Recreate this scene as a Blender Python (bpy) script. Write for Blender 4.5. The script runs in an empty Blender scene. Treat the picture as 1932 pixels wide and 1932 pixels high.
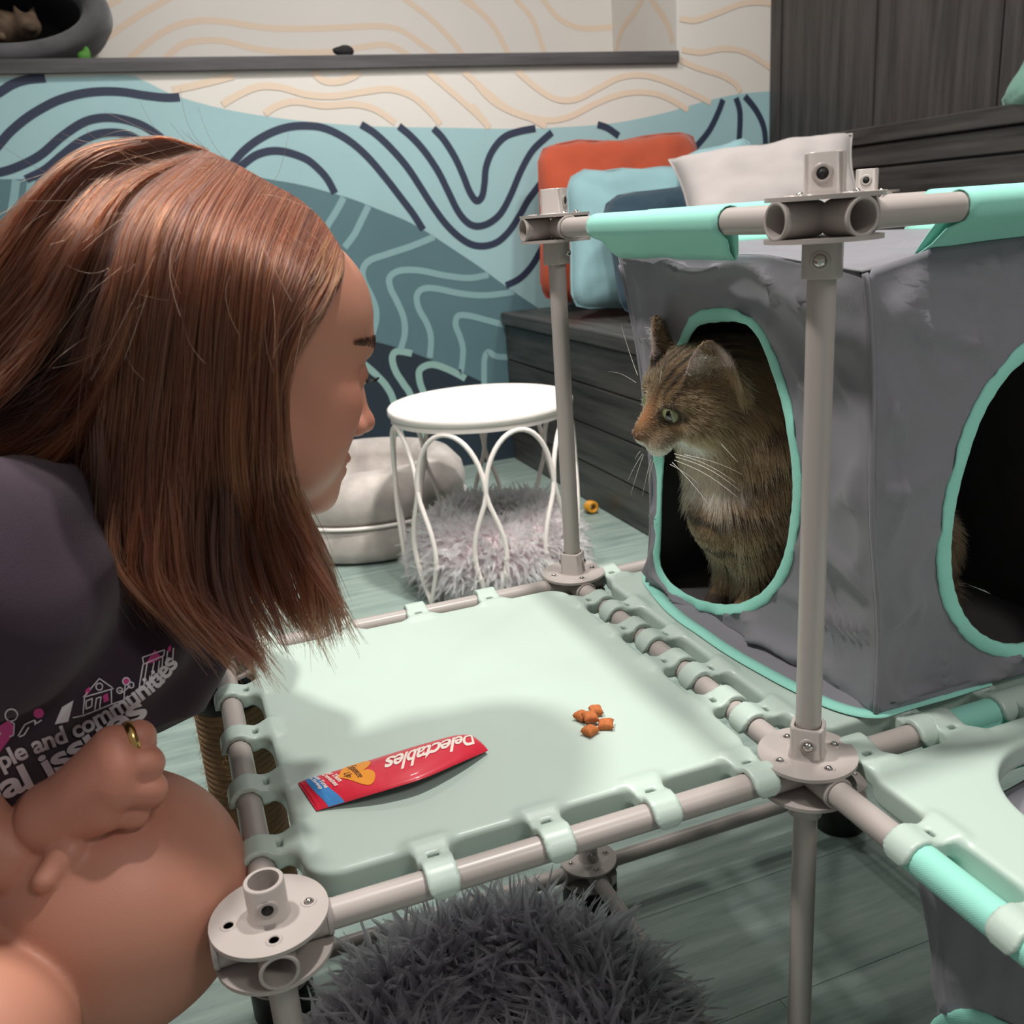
import bpy, bmesh, math, random
import numpy as np
from mathutils import Vector, Matrix, noise as mnoise
from mathutils.geometry import tessellate_polygon
from mathutils.bvhtree import BVHTree
PI = math.pi
scene = bpy.context.scene
# ------------------------------------------------------------------ camera
FPX = 1756.77                       # focal length in pixels of the 1932 px frame
def cam_axes(yaw, pitch, roll):
    cy, sy, cp, sp = math.cos(yaw), math.sin(yaw), math.cos(pitch), math.sin(pitch)
    f = np.array([sy*cp, cy*cp, sp]); r = np.array([cy, -sy, 0.]); u = np.cross(r, f)
    c, s = math.cos(roll), math.sin(roll)
    return c*r+s*u, -s*r+c*u, f
CR, CU, CF = cam_axes(.3384, -.3061, -.0721)
CO = np.array([-.4004, -.5070, .4140])
cam_data = bpy.data.cameras.new('camera')
cam_data.sensor_width = 36.0; cam_data.lens = 36.0*FPX/1932
cam_data.clip_start = .02; cam_data.clip_end = 50
cam_data.dof.use_dof = True; cam_data.dof.focus_distance = .82; cam_data.dof.aperture_fstop = 13
cam = bpy.data.objects.new('camera', cam_data); scene.collection.objects.link(cam)
M4 = Matrix.Identity(4)
for i in range(3):
    M4[i][0], M4[i][1], M4[i][2], M4[i][3] = CR[i], CU[i], -CF[i], CO[i]
cam.matrix_world = M4
scene.camera = cam
# ------------------------------------------------------------------ world, lights, exposure
scene.view_settings.view_transform = 'Standard'; scene.view_settings.look = 'None'
scene.view_settings.exposure = 0.0; scene.view_settings.gamma = 1.0
scene.view_settings.use_curve_mapping = False
world = bpy.data.worlds.new('room_ambient'); scene.world = world; world.use_nodes = True
world.node_tree.nodes['Background'].inputs[0].default_value = (1.0, .97, .95, 1)
world.node_tree.nodes['Background'].inputs[1].default_value = .225
def lamp(name, loc, target, power, size, col=(1, .96, .91), spread=150):
    d = bpy.data.lights.new(name, 'AREA'); d.shape = 'DISK'; d.size = size; d.energy = power; d.color = col
    d.spread = math.radians(spread)
    o = bpy.data.objects.new(name, d); scene.collection.objects.link(o)
    o.location = loc
    o.rotation_euler = (Vector(target)-Vector(loc)).to_track_quat('-Z', 'Y').to_euler()
    o['kind'] = 'helper'
    return o
lamp('ceiling_spot', (.20, .18, 2.0), (0, .15, 0), 17.5, .11)
lamp('ceiling_spot', (-.86, .30, 2.0), (-.3, .15, 0), 20.5, .16)
lamp('ceiling_spot', (.10, 1.75, 2.0), (.2, 2.5, .2), 14, .2)
lamp('ceiling_spot', (.42, .80, 2.0), (.25, 1.60, -.3), 4.5, .14, spread=52)
lamp('ceiling_spot', (1.2, 1.3, 2.0), (1.2, 2.4, .3), 11, .2)
lamp('ceiling_spot', (.6, -1.5, 2.0), (.1, .3, .1), 9, .45)
scene.cycles.use_denoising = True
scene.cycles.max_bounces = 8
rng = np.random.default_rng(7)
random.seed(7)
# ------------------------------------------------------------------ picture-to-space helpers (a pixel's ray meets a real plane)
def ray(x, y): return CF + CR*(x-966)/FPX - CU*(y-966)/FPX
def W(x, y, t): return CO + ray(x, y)*t
def onx(x, y, v): d = ray(x, y); return CO + d*(v-CO[0])/d[0]
def ony(x, y, v): d = ray(x, y); return CO + d*(v-CO[1])/d[1]
def onz(x, y, v): d = ray(x, y); return CO + d*(v-CO[2])/d[2]
# ------------------------------------------------------------------ materials
def lin(c): return tuple((v/255/12.92 if v/255 <= .04045 else ((v/255+.055)/1.055)**2.4) for v in c)
MATS = {}
def mat(name, srgb, rough=.5, metal=0., noise=0., scale=30., bump=0., bscale=200., sss=0., sheen=0., spec=.5, stretch=None, coat=0., trans=0.):
    m = bpy.data.materials.new(name); m.use_nodes = True
    nt = m.node_tree; b = nt.nodes['Principled BSDF']; L = nt.links.new
    c = lin(srgb)
    b.inputs['Base Color'].default_value = (*c, 1); b.inputs['Roughness'].default_value = rough
    b.inputs['Metallic'].default_value = metal; b.inputs['Specular IOR Level'].default_value = spec
    if sss: 
        b.inputs['Subsurface Weight'].default_value = sss; b.inputs['Subsurface Scale'].default_value = .004
        b.inputs['Subsurface Radius'].default_value = (1, .35, .2)
    if sheen: b.inputs['Sheen Weight'].default_value = sheen
    if coat: b.inputs['Coat Weight'].default_value = coat
    if trans: b.inputs['Transmission Weight'].default_value = trans
    if noise or bump:
        tc = nt.nodes.new('ShaderNodeTexCoord'); mp = nt.nodes.new('ShaderNodeMapping')
        L(tc.outputs['Object'], mp.inputs[0])
        if stretch: mp.inputs['Scale'].default_value = stretch
    if noise:
        n = nt.nodes.new('ShaderNodeTexNoise'); n.inputs['Scale'].default_value = scale; n.inputs['Detail'].default_value = 5
        L(mp.outputs[0], n.inputs['Vector'])
        r = nt.nodes.new('ShaderNodeValToRGB')
        r.color_ramp.elements[0].position = .3; r.color_ramp.elements[1].position = .7
        r.color_ramp.elements[0].color = (*[v*(1-noise) for v in c], 1)
        r.color_ramp.elements[1].color = (*[min(1, v*(1+noise)) for v in c], 1)
        L(n.outputs['Fac'], r.inputs[0]); L(r.outputs[0], b.inputs['Base Color'])
    if bump:
        n2 = nt.nodes.new('ShaderNodeTexNoise'); n2.inputs['Scale'].default_value = bscale; n2.inputs['Detail'].default_value = 3
        L(mp.outputs[0], n2.inputs['Vector'])
        bp = nt.nodes.new('ShaderNodeBump'); bp.inputs['Strength'].default_value = bump; bp.inputs['Distance'].default_value = .002
        L(n2.outputs['Fac'], bp.inputs['Height']); L(bp.outputs[0], b.inputs['Normal'])
    MATS[name] = m
    return m
# ------------------------------------------------------------------ object helpers
def link(o, parent=None):
    scene.collection.objects.link(o)
    if parent is not None: o.parent = parent
    return o
def mesh_obj(name, verts, faces, m, parent=None, smooth=True, loc=None):
    me = bpy.data.meshes.new(name)
    me.from_pydata([tuple(map(float, v)) for v in verts], [], [tuple(map(int, f)) for f in faces])
    me.update()
    if smooth: me.shade_smooth()
    if m is not None: me.materials.append(m)
    o = bpy.data.objects.new(name, me)
    link(o, parent)
    if loc is not None: o.location = loc
    return o
def fast_mesh(name, V, Q, m, parent=None, smooth=True):
    """numpy quads or triangles"""
    me = bpy.data.meshes.new(name); n = Q.shape[1]
    me.vertices.add(len(V)); me.vertices.foreach_set('co', np.asarray(V, np.float32).ravel())
    me.loops.add(Q.size); me.loops.foreach_set('vertex_index', np.asarray(Q, np.int32).ravel())
    me.polygons.add(len(Q)); me.polygons.foreach_set('loop_start', np.arange(0, Q.size, n, dtype=np.int32))
    me.update(calc_edges=True); me.validate()
    if smooth: me.shade_smooth()
    if m is not None: me.materials.append(m)
    return link(bpy.data.objects.new(name, me), parent)
def thing(name, label, cat, loc=(0, 0, 0), group=None):
    o = bpy.data.objects.new(name, None); link(o); o.location = loc; o.empty_display_size = .02
    o['label'] = label; o['category'] = cat
    if group: o['group'] = group
    return o
def tag(o, label, cat, group=None):
    o['label'] = label; o['category'] = cat
    if group: o['group'] = group
    return o
def struct(o): o['kind'] = 'structure'; return o
class MB:
    def __init__(s): s.v = []; s.f = []
    def add(s, v, f):
        b = len(s.v); s.v += [tuple(p) for p in v]; s.f += [tuple(i+b for i in q) for q in f]; return s
    def box(s, x0, x1, y0, y1, z0, z1, bev=0.):
        if not bev:
            v = [(x, y, z) for x in (x0, x1) for y in (y0, y1) for z in (z0, z1)]
            return s.add(v, [(0, 1, 3, 2), (4, 6, 7, 5), (0, 4, 5, 1), (2, 3, 7, 6), (0, 2, 6, 4), (1, 5, 7, 3)])
        bm = bmesh.new(); bmesh.ops.create_cube(bm, size=1)
        for q in bm.verts: q.co = Vector(((x0+x1)/2+q.co.x*(x1-x0), (y0+y1)/2+q.co.y*(y1-y0), (z0+z1)/2+q.co.z*(z1-z0)))
        bmesh.ops.bevel(bm, geom=bm.edges[:], offset=bev, segments=2, affect='EDGES', profile=.5)
        bm.verts.index_update()
        s.add([q.co[:] for q in bm.verts], [[q.index for q in f.verts] for f in bm.faces]); bm.free(); return s
    def lathe(s, prof, n=32, c=(0, 0, 0), close=False, p=2., rot=0.):
        """prof: (r,z) list about +z; p: superellipse power of the section"""
        v = []; f = []
        for r, z in prof:
            for k in range(n):
                a = 2*PI*k/n+1e-4
                ca, sa = math.cos(a), math.sin(a)
                q = (abs(ca)**p+abs(sa)**p)**(-1/p) if p != 2 else 1
                x, y = r*q*ca, r*q*sa
                v.append((c[0]+x*math.cos(rot)-y*math.sin(rot), c[1]+x*math.sin(rot)+y*math.cos(rot), c[2]+z))
        m = len(prof)
        for i in range(m if close else m-1):
            for k in range(n):
                a, b = i*n+k, i*n+(k+1) % n; c2, d = ((i+1) % m)*n+(k+1) % n, ((i+1) % m)*n+k
                f.append((a, b, c2, d))
        if not close:
            if prof[0][0] > 1e-6: f.append(tuple(range(n-1, -1, -1)))
            if prof[-1][0] > 1e-6: f.append(tuple((m-1)*n+k for k in range(n)))
        return s.add(v, f)
    def tube(s, pts, r, n=12, caps=True, flat=None, up=(0, 0, 1)):
        """sweep a circle (or an ellipse: flat=(a,b) factors) along points, r scalar or list"""
        P = np.array(pts, float); m = len(P)
        R = np.full(m, r) if np.isscalar(r) else np.array(r)
        T = np.gradient(P, axis=0); T /= np.linalg.norm(T, axis=1)[:, None]+1e-12
        v = []; nrm = np.array(up, float)
        if abs(nrm @ T[0]) > .95: nrm = np.array([1., 0, 0]) if abs(T[0][0]) < .9 else np.array([0, 1., 0])
        for i in range(m):
            nrm = nrm-T[i]*(nrm @ T[i]); nrm /= np.linalg.norm(nrm)+1e-12
            b = np.cross(T[i], nrm)
            fa, fb = flat if flat else (1, 1)
            for k in range(n):
                a = 2*PI*k/n
                v.append(P[i]+R[i]*(fa*math.cos(a)*nrm+fb*math.sin(a)*b))
        f = [(i*n+k, i*n+(k+1) % n, (i+1)*n+(k+1) % n, (i+1)*n+k) for i in range(m-1) for k in range(n)]
        if caps: f.append(tuple(range(n-1, -1, -1))); f.append(tuple((m-1)*n+k for k in range(n)))
        return s.add(v, f)
    def prism(s, outer, holes, z0, z1):
        """flat plate with holes; outer/holes 2-D point lists"""
        polys = [outer]+list(holes)
        flat = [p for q in polys for p in q]; n = len(flat)
        tri = tessellate_polygon([[Vector((p[0], p[1], 0)) for p in q] for q in polys])
        v = [(p[0], p[1], z1) for p in flat]+[(p[0], p[1], z0) for p in flat]
        f = []
        for t in tri:
            a, b, c = [flat[i] for i in t]
            if (b[0]-a[0])*(c[1]-a[1])-(b[1]-a[1])*(c[0]-a[0]) < 0: t = t[::-1]
            f.append(tuple(t)); f.append(tuple(i+n for i in t[::-1]))
        b0 = 0
        for q in polys:
            m = len(q)
            area = sum(q[i][0]*q[(i+1) % m][1]-q[(i+1) % m][0]*q[i][1] for i in range(m))
            outward = (q is outer) == (area > 0)
            for i in range(m):
                a, b = b0+i, b0+(i+1) % m
                f.append((a, a+n, b+n, b) if outward else (b, b+n, a+n, a))
            b0 += m
        return s.add(v, f)
    def xf(s, Mx, start=0):
        for i in range(start, len(s.v)): s.v[i] = tuple(Mx @ Vector(s.v[i]))
        return s
    def build(s, name, m, parent=None, smooth=True, loc=None, auto=None):
        o = mesh_obj(name, s.v, s.f, m, parent, smooth, loc)
        if auto: 
            try: o.data.set_sharp_from_angle(angle=math.radians(auto))
            except Exception: pass
        return o
def circ(x, y, r, n=20): return [(x+r*math.cos(2*PI*k/n), y+r*math.sin(2*PI*k/n)) for k in range(n)]
def catmull(P, n=8, closed=False):
    P = np.array(P, float); out = []; m = len(P)
    for i in range(m if closed else m-1):
        if closed: p0, p1, p2, p3 = P[(i-1) % m], P[i], P[(i+1) % m], P[(i+2) % m]
        else: p0, p1, p2, p3 = P[max(i-1, 0)], P[i], P[i+1], P[min(i+2, m-1)]
        for k in range(n):
            t = k/n
            out.append(.5*((2*p1)+(-p0+p2)*t+(2*p0-5*p1+4*p2-p3)*t*t+(-p0+3*p1-3*p2+p3)*t**3))
    if not closed: out.append(P[-1])
    return np.array(out)
def copy_tree(o, parent=None):
    c = o.copy(); scene.collection.objects.link(c); c.parent = parent
    for ch in list(o.children): copy_tree(ch, c)
    return c
# ------------------------------------------------------------------ smooth solids: distance fields meshed by surface nets
def smin(a, b, k):
    h = np.clip(.5+.5*(b-a)/k, 0, 1)
    return b*(1-h)+a*h-k*h*(1-h)
def sd_cone(P, a, b, r1, r2):
    a = np.asarray(a, float); b = np.asarray(b, float); ba = b-a
    h = np.clip(((P-a) @ ba)/(ba @ ba+1e-12), 0, 1)
    return np.linalg.norm(P-a-h[:, None]*ba, axis=1)-(r1+(r2-r1)*h)
def sd_ell(P, c, r, Rm=None):
    q = P-np.asarray(c)
    if Rm is not None: q = q @ Rm
    r = np.asarray(r, float)
    k0 = np.linalg.norm(q/r, axis=1); k1 = np.linalg.norm(q/(r*r), axis=1)+1e-9
    return k0*(k0-1)/k1
def sd_box(P, c, h, rad, Rm=None):
    q = P-np.asarray(c)
    if Rm is not None: q = q @ Rm
    q = np.abs(q)-(np.asarray(h)-rad)
    return np.linalg.norm(np.maximum(q, 0), axis=1)+np.minimum(q.max(1), 0)-rad
def nets(fn, lo, hi, h, coarse=8, proj=2):
    """surface nets over a sparse grid; returns verts, quads"""
    lo = np.array(lo, float); hi = np.array(hi, float)
    nb = np.ceil((hi-lo)/h/coarse).astype(int); n = nb*coarse+1
    F = np.full(n, 1.0, np.float32)
    g = np.stack(np.meshgrid(*[np.arange(k) for k in nb], indexing='ij'), -1).reshape(-1, 3)
    cen = lo+(g+.5)*coarse*h
    d = np.concatenate([fn(c) for c in np.array_split(cen, max(1, len(cen)//200000))])
    thr = coarse*h*.95+2*h
    for b in g[d < -thr]: 
        i, j, k = b*coarse; F[i:i+coarse+1, j:j+coarse+1, k:k+coarse+1] = -1.
    near = g[np.abs(d) <= thr]
    o = np.stack(np.meshgrid(*[np.arange(coarse+1)]*3, indexing='ij'), -1).reshape(-1, 3)
    for ch in np.array_split(near, max(1, len(near)//300)):
        idx = (ch[:, None, :]*coarse+o[None]).reshape(-1, 3)
        F[idx[:, 0], idx[:, 1], idx[:, 2]] = fn(lo+idx*h)
    S = F < 0
    c = np.zeros(np.array(n)-1, np.int8)
    for a in (0, 1):
        for b in (0, 1):
            for e in (0, 1): c += S[a:n[0]-1+a, b:n[1]-1+b, e:n[2]-1+e]
    act = (c > 0) & (c < 8)
    ids = -np.ones(act.shape, np.int64); cells = np.argwhere(act); ids[act] = np.arange(len(cells))
    acc = np.zeros((len(cells), 3)); cnt = np.zeros(len(cells))
    cor = [(a, b, e) for a in (0, 1) for b in (0, 1) for e in (0, 1)]
    vals = {q: F[cells[:, 0]+q[0], cells[:, 1]+q[1], cells[:, 2]+q[2]] for q in cor}
    for q in cor:
        for ax in range(3):
            if q[ax] == 0:
                r = list(q); r[ax] = 1; r = tuple(r)
                f0, f1 = vals[q], vals[r]; m = (f0 < 0) != (f1 < 0)
                t = np.where(m, f0/(f0-f1+1e-20), 0)
                p = np.array(q, float)[None]+np.zeros((len(cells), 3)); p[:, ax] += t
                acc[m] += p[m]; cnt[m] += 1
    V = lo+(cells+acc/cnt[:, None])*h
    Q = []
    for ax in range(3):
        u, w = (ax+1) % 3, (ax+2) % 3
        sl0 = [slice(None)]*3; sl1 = [slice(None)]*3
        sl0[ax] = slice(0, n[ax]-1); sl1[ax] = slice(1, n[ax])
        e = np.argwhere(S[tuple(sl0)] != S[tuple(sl1)])
        e = e[(e[:, u] > 0) & (e[:, w] > 0) & (e[:, u] < n[u]-1) & (e[:, w] < n[w]-1)]
        ins = S[e[:, 0], e[:, 1], e[:, 2]]
        def cid(du, dw):
            k = e.copy(); k[:, u] -= du; k[:, w] -= dw
            return ids[k[:, 0], k[:, 1], k[:, 2]]
        q = np.stack([cid(1, 1), cid(0, 1), cid(0, 0), cid(1, 0)], 1)
        q[~ins] = q[~ins][:, ::-1]
        Q.append(q)
    Q = np.concatenate(Q); Q = Q[(Q >= 0).all(1)]
    for _ in range(proj):
        e = h*.2; d0 = fn(V)
        gr = np.stack([fn(V+np.eye(3)[k]*e)-fn(V-np.eye(3)[k]*e) for k in range(3)], 1)/(2*e)
        gn = (gr**2).sum(1)+1e-6
        V = V-np.clip(d0/gn, -h, h)[:, None]*gr
    return V, Q
def hair_obj(name, strands, radii, m, parent=None, colors=None):
    """strands: (n, k, 3) array; radii: (k,) profile or (n, k)"""
    n, k = strands.shape[:2]
    cd = bpy.data.hair_curves.new(name); cd.add_curves([k]*n)
    cd.position_data.foreach_set('vector', np.asarray(strands, np.float32).ravel())
    r = np.broadcast_to(np.asarray(radii, np.float32), (n, k)).ravel()
    at = cd.attributes.get('radius') or cd.attributes.new('radius', 'FLOAT', 'POINT')
    at.data.foreach_set('value', np.ascontiguousarray(r))
    if colors is not None:
        ca = cd.attributes.new('tint', 'FLOAT_COLOR', 'CURVE')
        c4 = np.ones((n, 4), np.float32); c4[:, :3] = colors
        ca.data.foreach_set('color', c4.ravel())
    cd.materials.append(m)
    return link(bpy.data.objects.new(name, cd), parent)
def hair_mat(name, srgb=None, rough=.35, hue=True):
    """soft fibre look; colour from the strand's own tint when it has one"""
    m = bpy.data.materials.new(name); m.use_nodes = True; nt = m.node_tree
    b = nt.nodes['Principled BSDF']; b.inputs['Roughness'].default_value = rough
    b.inputs['Specular IOR Level'].default_value = .3
    if srgb is None:
        a = nt.nodes.new('ShaderNodeAttribute'); a.attribute_name = 'tint'
        nt.links.new(a.outputs['Color'], b.inputs['Base Color'])
    else: b.inputs['Base Color'].default_value = (*lin(srgb), 1)
    MATS[name] = m
    return m
def fiber_mat(name, srgb=None, rough=.3, radial=.4):
    m = bpy.data.materials.new(name); m.use_nodes = True; nt = m.node_tree
    nt.nodes.remove(nt.nodes['Principled BSDF'])
    h = nt.nodes.new('ShaderNodeBsdfHairPrincipled'); h.parametrization = 'COLOR'
    h.inputs['Roughness'].default_value = rough; h.inputs['Radial Roughness'].default_value = radial
    if srgb is None:
        a = nt.nodes.new('ShaderNodeAttribute'); a.attribute_name = 'tint'
        nt.links.new(a.outputs['Color'], h.inputs['Color'])
    else: h.inputs['Color'].default_value = (*lin(srgb), 1)
    nt.links.new(h.outputs[0], nt.nodes['Material Output'].inputs[0])
    MATS[name] = m
    return m
FLOOR = -.46; CX = .40; CY = .4307; CZ = .40
# ================================================================== ROOM
WY = 2.739; RX = 1.915; NY = 3.245
m_white = mat('mural_white', (226, 221, 214), .6, noise=.02, scale=4)
m_blue = mat('mural_light_blue', (163, 198, 203), .55, noise=.03, scale=5)
m_teal = mat('mural_teal', (92, 124, 132), .55, noise=.04, scale=5)
m_navy = mat('mural_navy', (38, 52, 64), .55)
m_line = mat('mural_dark_line', (46, 55, 78), .55)
m_pale = mat('mural_pale_line', (140, 176, 180), .55)
m_sage = mat('mural_sage_line', (150, 186, 180), .55)
m_tan = mat('mural_tan_line', (229, 208, 187), .6)
m_niche = m_white
def wood(name, c1, c2, stretch, rough=.45):
    m = bpy.data.materials.new(name); m.use_nodes = True; nt = m.node_tree; b = nt.nodes['Principled BSDF']; L = nt.links.new
    tc = nt.nodes.new('ShaderNodeTexCoord'); mp = nt.nodes.new('ShaderNodeMapping'); mp.inputs['Scale'].default_value = stretch
    n = nt.nodes.new('ShaderNodeTexNoise'); n.inputs['Scale'].default_value = 6; n.inputs['Detail'].default_value = 8; n.inputs['Roughness'].default_value = .65
    r = nt.nodes.new('ShaderNodeValToRGB'); r.color_ramp.elements[0].position = .32; r.color_ramp.elements[1].position = .7
    r.color_ramp.elements[0].color = (*lin(c1), 1); r.color_ramp.elements[1].color = (*lin(c2), 1)
    L(tc.outputs['Object'], mp.inputs[0]); L(mp.outputs[0], n.inputs['Vector']); L(n.outputs['Fac'], r.inputs[0]); L(r.outputs[0], b.inputs['Base Color'])
    bp = nt.nodes.new('ShaderNodeBump'); bp.inputs['Strength'].default_value = .15; bp.inputs['Distance'].default_value = .002
    L(n.outputs['Fac'], bp.inputs['Height']); L(bp.outputs[0], b.inputs['Normal'])
    b.inputs['Roughness'].default_value = rough
    MATS[name] = m; return m
m_wood_v = wood('dark_wood_upright_grain', (38, 35, 34), (82, 78, 76), (5, 5, .25))
m_wood_y = wood('dark_wood_long_grain', (40, 38, 37), (88, 85, 82), (6, .3, 6))
m_wood_x = wood('dark_wood_shelf', (62, 60, 62), (95, 92, 95), (.4, 8, 8))
m_floor = wood('washed_green_vinyl', (116, 135, 129), (157, 173, 165), (.9, 9, 1), .38)

# floor of vinyl planks, each plank a piece
fl = MB().box(-3.2, 2.2, -1.6, 3.3, FLOOR-.05, FLOOR-.0012).build('floor', mat('floor_joint', (100, 118, 110), .6), smooth=False); struct(fl)
pw, plen = .18, 1.2
plank_mesh = {}
row = 0
y = -1.6
while y < WY:
    x = -3.2-(row*.43 % plen)
    while x < 2.0:
        x0, x1 = max(x, -3.2), min(x+plen, 2.2)
        if x1-x0 > .05:
            p = MB().box(x0+.0003, x1-.0003, y+.0003, min(y+pw, WY)-.0003, FLOOR-.003, FLOOR, bev=.0003).build('plank', m_floor, fl, smooth=False)
        x += plen
    y += pw; row += 1

wb = MB()
wb.box(-3.2, RX+.3, WY, WY+.12, FLOOR-.05, .93)            # below the niche
wb.box(1.498, RX+.3, WY, NY+.1, .93, 1.9)                  # beside the niche, its side is the reveal
wb.box(-3.2, 1.498, NY, NY+.1, .9, 1.9)                    # back of the niche
wall_back = struct(wb.build('wall_back', m_white, smooth=False))
def P(s, x0, y0, l): return [(x0+a/s, y0+b/s) for a, b in l]
def flat_fill(name, pix, m, layer, plane=WY):
    pts = [ony(x, y, plane) for x, y in pix]
    v = [(p[0], plane-.0004*layer, p[2]) for p in pts]
    tri = tessellate_polygon([[Vector((p[0], p[2], 0)) for p in v]])
    f = []
    for t in tri:
        a, b, c = [v[i] for i in t]
        s = (b[0]-a[0])*(c[2]-a[2])-(b[2]-a[2])*(c[0]-a[0])
        f.append(t if s > 0 else t[::-1])
    return mesh_obj(name, v, f, m, wall_back, smooth=False)
def ribbons(name, lines, width, m, layer, plane=WY):
    V = []; Fc = []
    for li, l in enumerate(lines):
        w = width; lay = layer+li*.06
        q = catmull([ony(x, y, plane) for x, y in l], 6)
        T = np.gradient(q, axis=0); T /= np.linalg.norm(T, axis=1)[:, None]
        N = np.stack([-T[:, 2], 0*T[:, 0], T[:, 0]], 1)*w/2
        b = len(V)
        for k in range(len(q)):
            for sgn in (1, -1):
                p = q[k]+sgn*N[k]; V.append((p[0], plane-.0004*lay, p[2]))
        Fc += [(b+2*k+1, b+2*k+3, b+2*k+2, b+2*k) for k in range(len(q)-1)]
    return mesh_obj(name, V, Fc, m, wall_back, smooth=False)
C2 = lambda l: P(3.22, 420, 200, l)
C5 = lambda l: P(1.932, 0, 0, l)
C6 = lambda l: P(1.872, 900, 0, l)
C1 = lambda l: P(3.864, 0, 100, l)
edge_blue = catmull([(-1300, 150), (0, 146), (225, 142), (270, 152), (330, 180), (420, 205), (520, 222), (620, 233), (720, 239), (850, 241), (960, 243), (1060, 240), (1160, 232), (1250, 214), (1320, 194), (1390, 178), (1470, 171)], 5)
flat_fill('mural_blue_field', list(map(tuple, edge_blue))+[(1470, 900), (900, 1300), (-1300, 1300)], m_blue, 1)
edge_teal = [(-1300, 330), (0, 338), (200, 336), (440, 332)]+C2([(340, 455), (500, 485), (650, 525), (800, 570), (950, 630), (1100, 690), (1240, 765), (1400, 870), (1550, 970), (1700, 1080), (1830, 1170), (1920, 1230), (2050, 1330), (2200, 1480)])
flat_fill('mural_teal_field', list(map(tuple, catmull(edge_teal, 4)))+[(1150, 1300), (-1300, 1300)], m_teal, 2)
edge_navy = [(-1300, 615), (300, 622)]+C2([(500, 1370), (700, 1392), (870, 1420), (1000, 1450), (1130, 1490), (1260, 1540), (1400, 1600), (1500, 1640), (1650, 1720), (1800, 1850)])
flat_fill('mural_navy_field', list(map(tuple, catmull(edge_navy, 4)))+[(1000, 1300), (-1300, 1300)], m_navy, 3)
dark = [C2(l) for l in (
    [(0, 420), (60, 350), (120, 280), (200, 215), (300, 160), (400, 128), (500, 120), (600, 130), (700, 170), (800, 235), (900, 330), (1000, 450), (1100, 580), (1160, 660), (1218, 752)],
    [(90, 390), (130, 350), (200, 300), (280, 275), (360, 275), (440, 295), (520, 330), (590, 390), (640, 450), (682, 530)],
    [(840, 112), (930, 170), (1030, 265), (1120, 370), (1200, 490), (1270, 600), (1350, 710), (1430, 790), (1510, 840), (1590, 850), (1670, 825), (1740, 760), (1800, 670), (1850, 580), (1900, 510), (2000, 380)],
    [(1070, 122), (1150, 190), (1230, 280), (1310, 400), (1370, 520), (1430, 640), (1490, 710), (1550, 730), (1620, 710), (1690, 650), (1750, 540), (1800, 420), (1850, 320), (1900, 250), (2000, 160)],
    [(1280, 136), (1340, 200), (1410, 310), (1460, 420), (1500, 520), (1540, 575), (1575, 550), (1590, 470), (1600, 370), (1640, 270), (1710, 190), (1800, 155), (1900, 136)],
    [(1720, 1090), (1800, 1050), (1870, 980), (1930, 880), (1990, 760)])]
dark += [C6(l) for l in ([(425, 440), (460, 452), (500, 480)], [(868, 352), (850, 400), (820, 460), (780, 510), (740, 550)], [(914, 346), (928, 400), (925, 495), (920, 560)], [(945, 340), (985, 390), (1012, 450), (1018, 520), (1010, 560)])]
dark += [C1(l) for l in ([(-300, 480), (0, 285), (100, 225), (200, 195), (330, 183)], [(-200, 900), (0, 660), (80, 570), (200, 470), (330, 390), (450, 335), (600, 295), (750, 280), (900, 285), (1050, 308), (1200, 325), (1310, 322)],
    [(-200, 900), (0, 870), (150, 820), (300, 740), (450, 610), (600, 510), (720, 475), (850, 475), (980, 505), (1080, 550), (1180, 620)], [(190, 922), (330, 850), (450, 750), (580, 650), (700, 595), (820, 580), (930, 595), (1020, 640)])]
ribbons('mural_dark_lines', dark, .0235, m_line, 4)
pale = [C2(l) for l in ([(735, 555), (690, 640), (640, 720), (600, 800)], [(885, 607), (840, 700), (800, 780), (740, 860)],
    [(1285, 795), (1150, 850), (1000, 900), (890, 940), (850, 1000), (860, 1070), (900, 1150), (930, 1230), (930, 1310), (900, 1415)],
    [(1615, 1025), (1500, 1045), (1350, 1030), (1200, 1000), (1080, 1000), (1015, 1040), (1020, 1110), (1060, 1190), (1100, 1290), (1105, 1390), (1080, 1478)],
    [(1770, 1130), (1600, 1150), (1450, 1140), (1300, 1110), (1220, 1110), (1180, 1150), (1190, 1230), (1240, 1320), (1265, 1410), (1258, 1530)],
    [(1780, 1345), (1710, 1330), (1600, 1300), (1500, 1275), (1430, 1275), (1415, 1330), (1440, 1400), (1460, 1480), (1450, 1600), (1442, 1616)],
    [(1780, 1525), (1720, 1525), (1660, 1520), (1610, 1495), (1590, 1540), (1588, 1600), (1588, 1690)])]
pale += [C1(l) for l in ([(118, 925), (105, 1040), (85, 1160), (70, 1320), (80, 1600)], [(230, 925), (215, 1040), (180, 1200), (170, 1400)])]
ribbons('mural_pale_lines', pale, .022, m_pale, 4)
sage = [C2(l) for l in ([(700, 1500), (780, 1520), (860, 1570), (940, 1640), (1000, 1710), (1040, 1800), (1080, 2000), (1090, 2300)], [(1150, 1503), (1060, 1490), (1030, 1530), (1050, 1610), (1100, 1690), (1150, 1780), (1240, 2100)], [(1475, 1655), (1370, 1600), (1270, 1570), (1200, 1600), (1195, 1660), (1220, 1740), (1330, 2000)])]
ribbons('mural_sage_lines', sage, .024, m_sage, 4)
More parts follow.
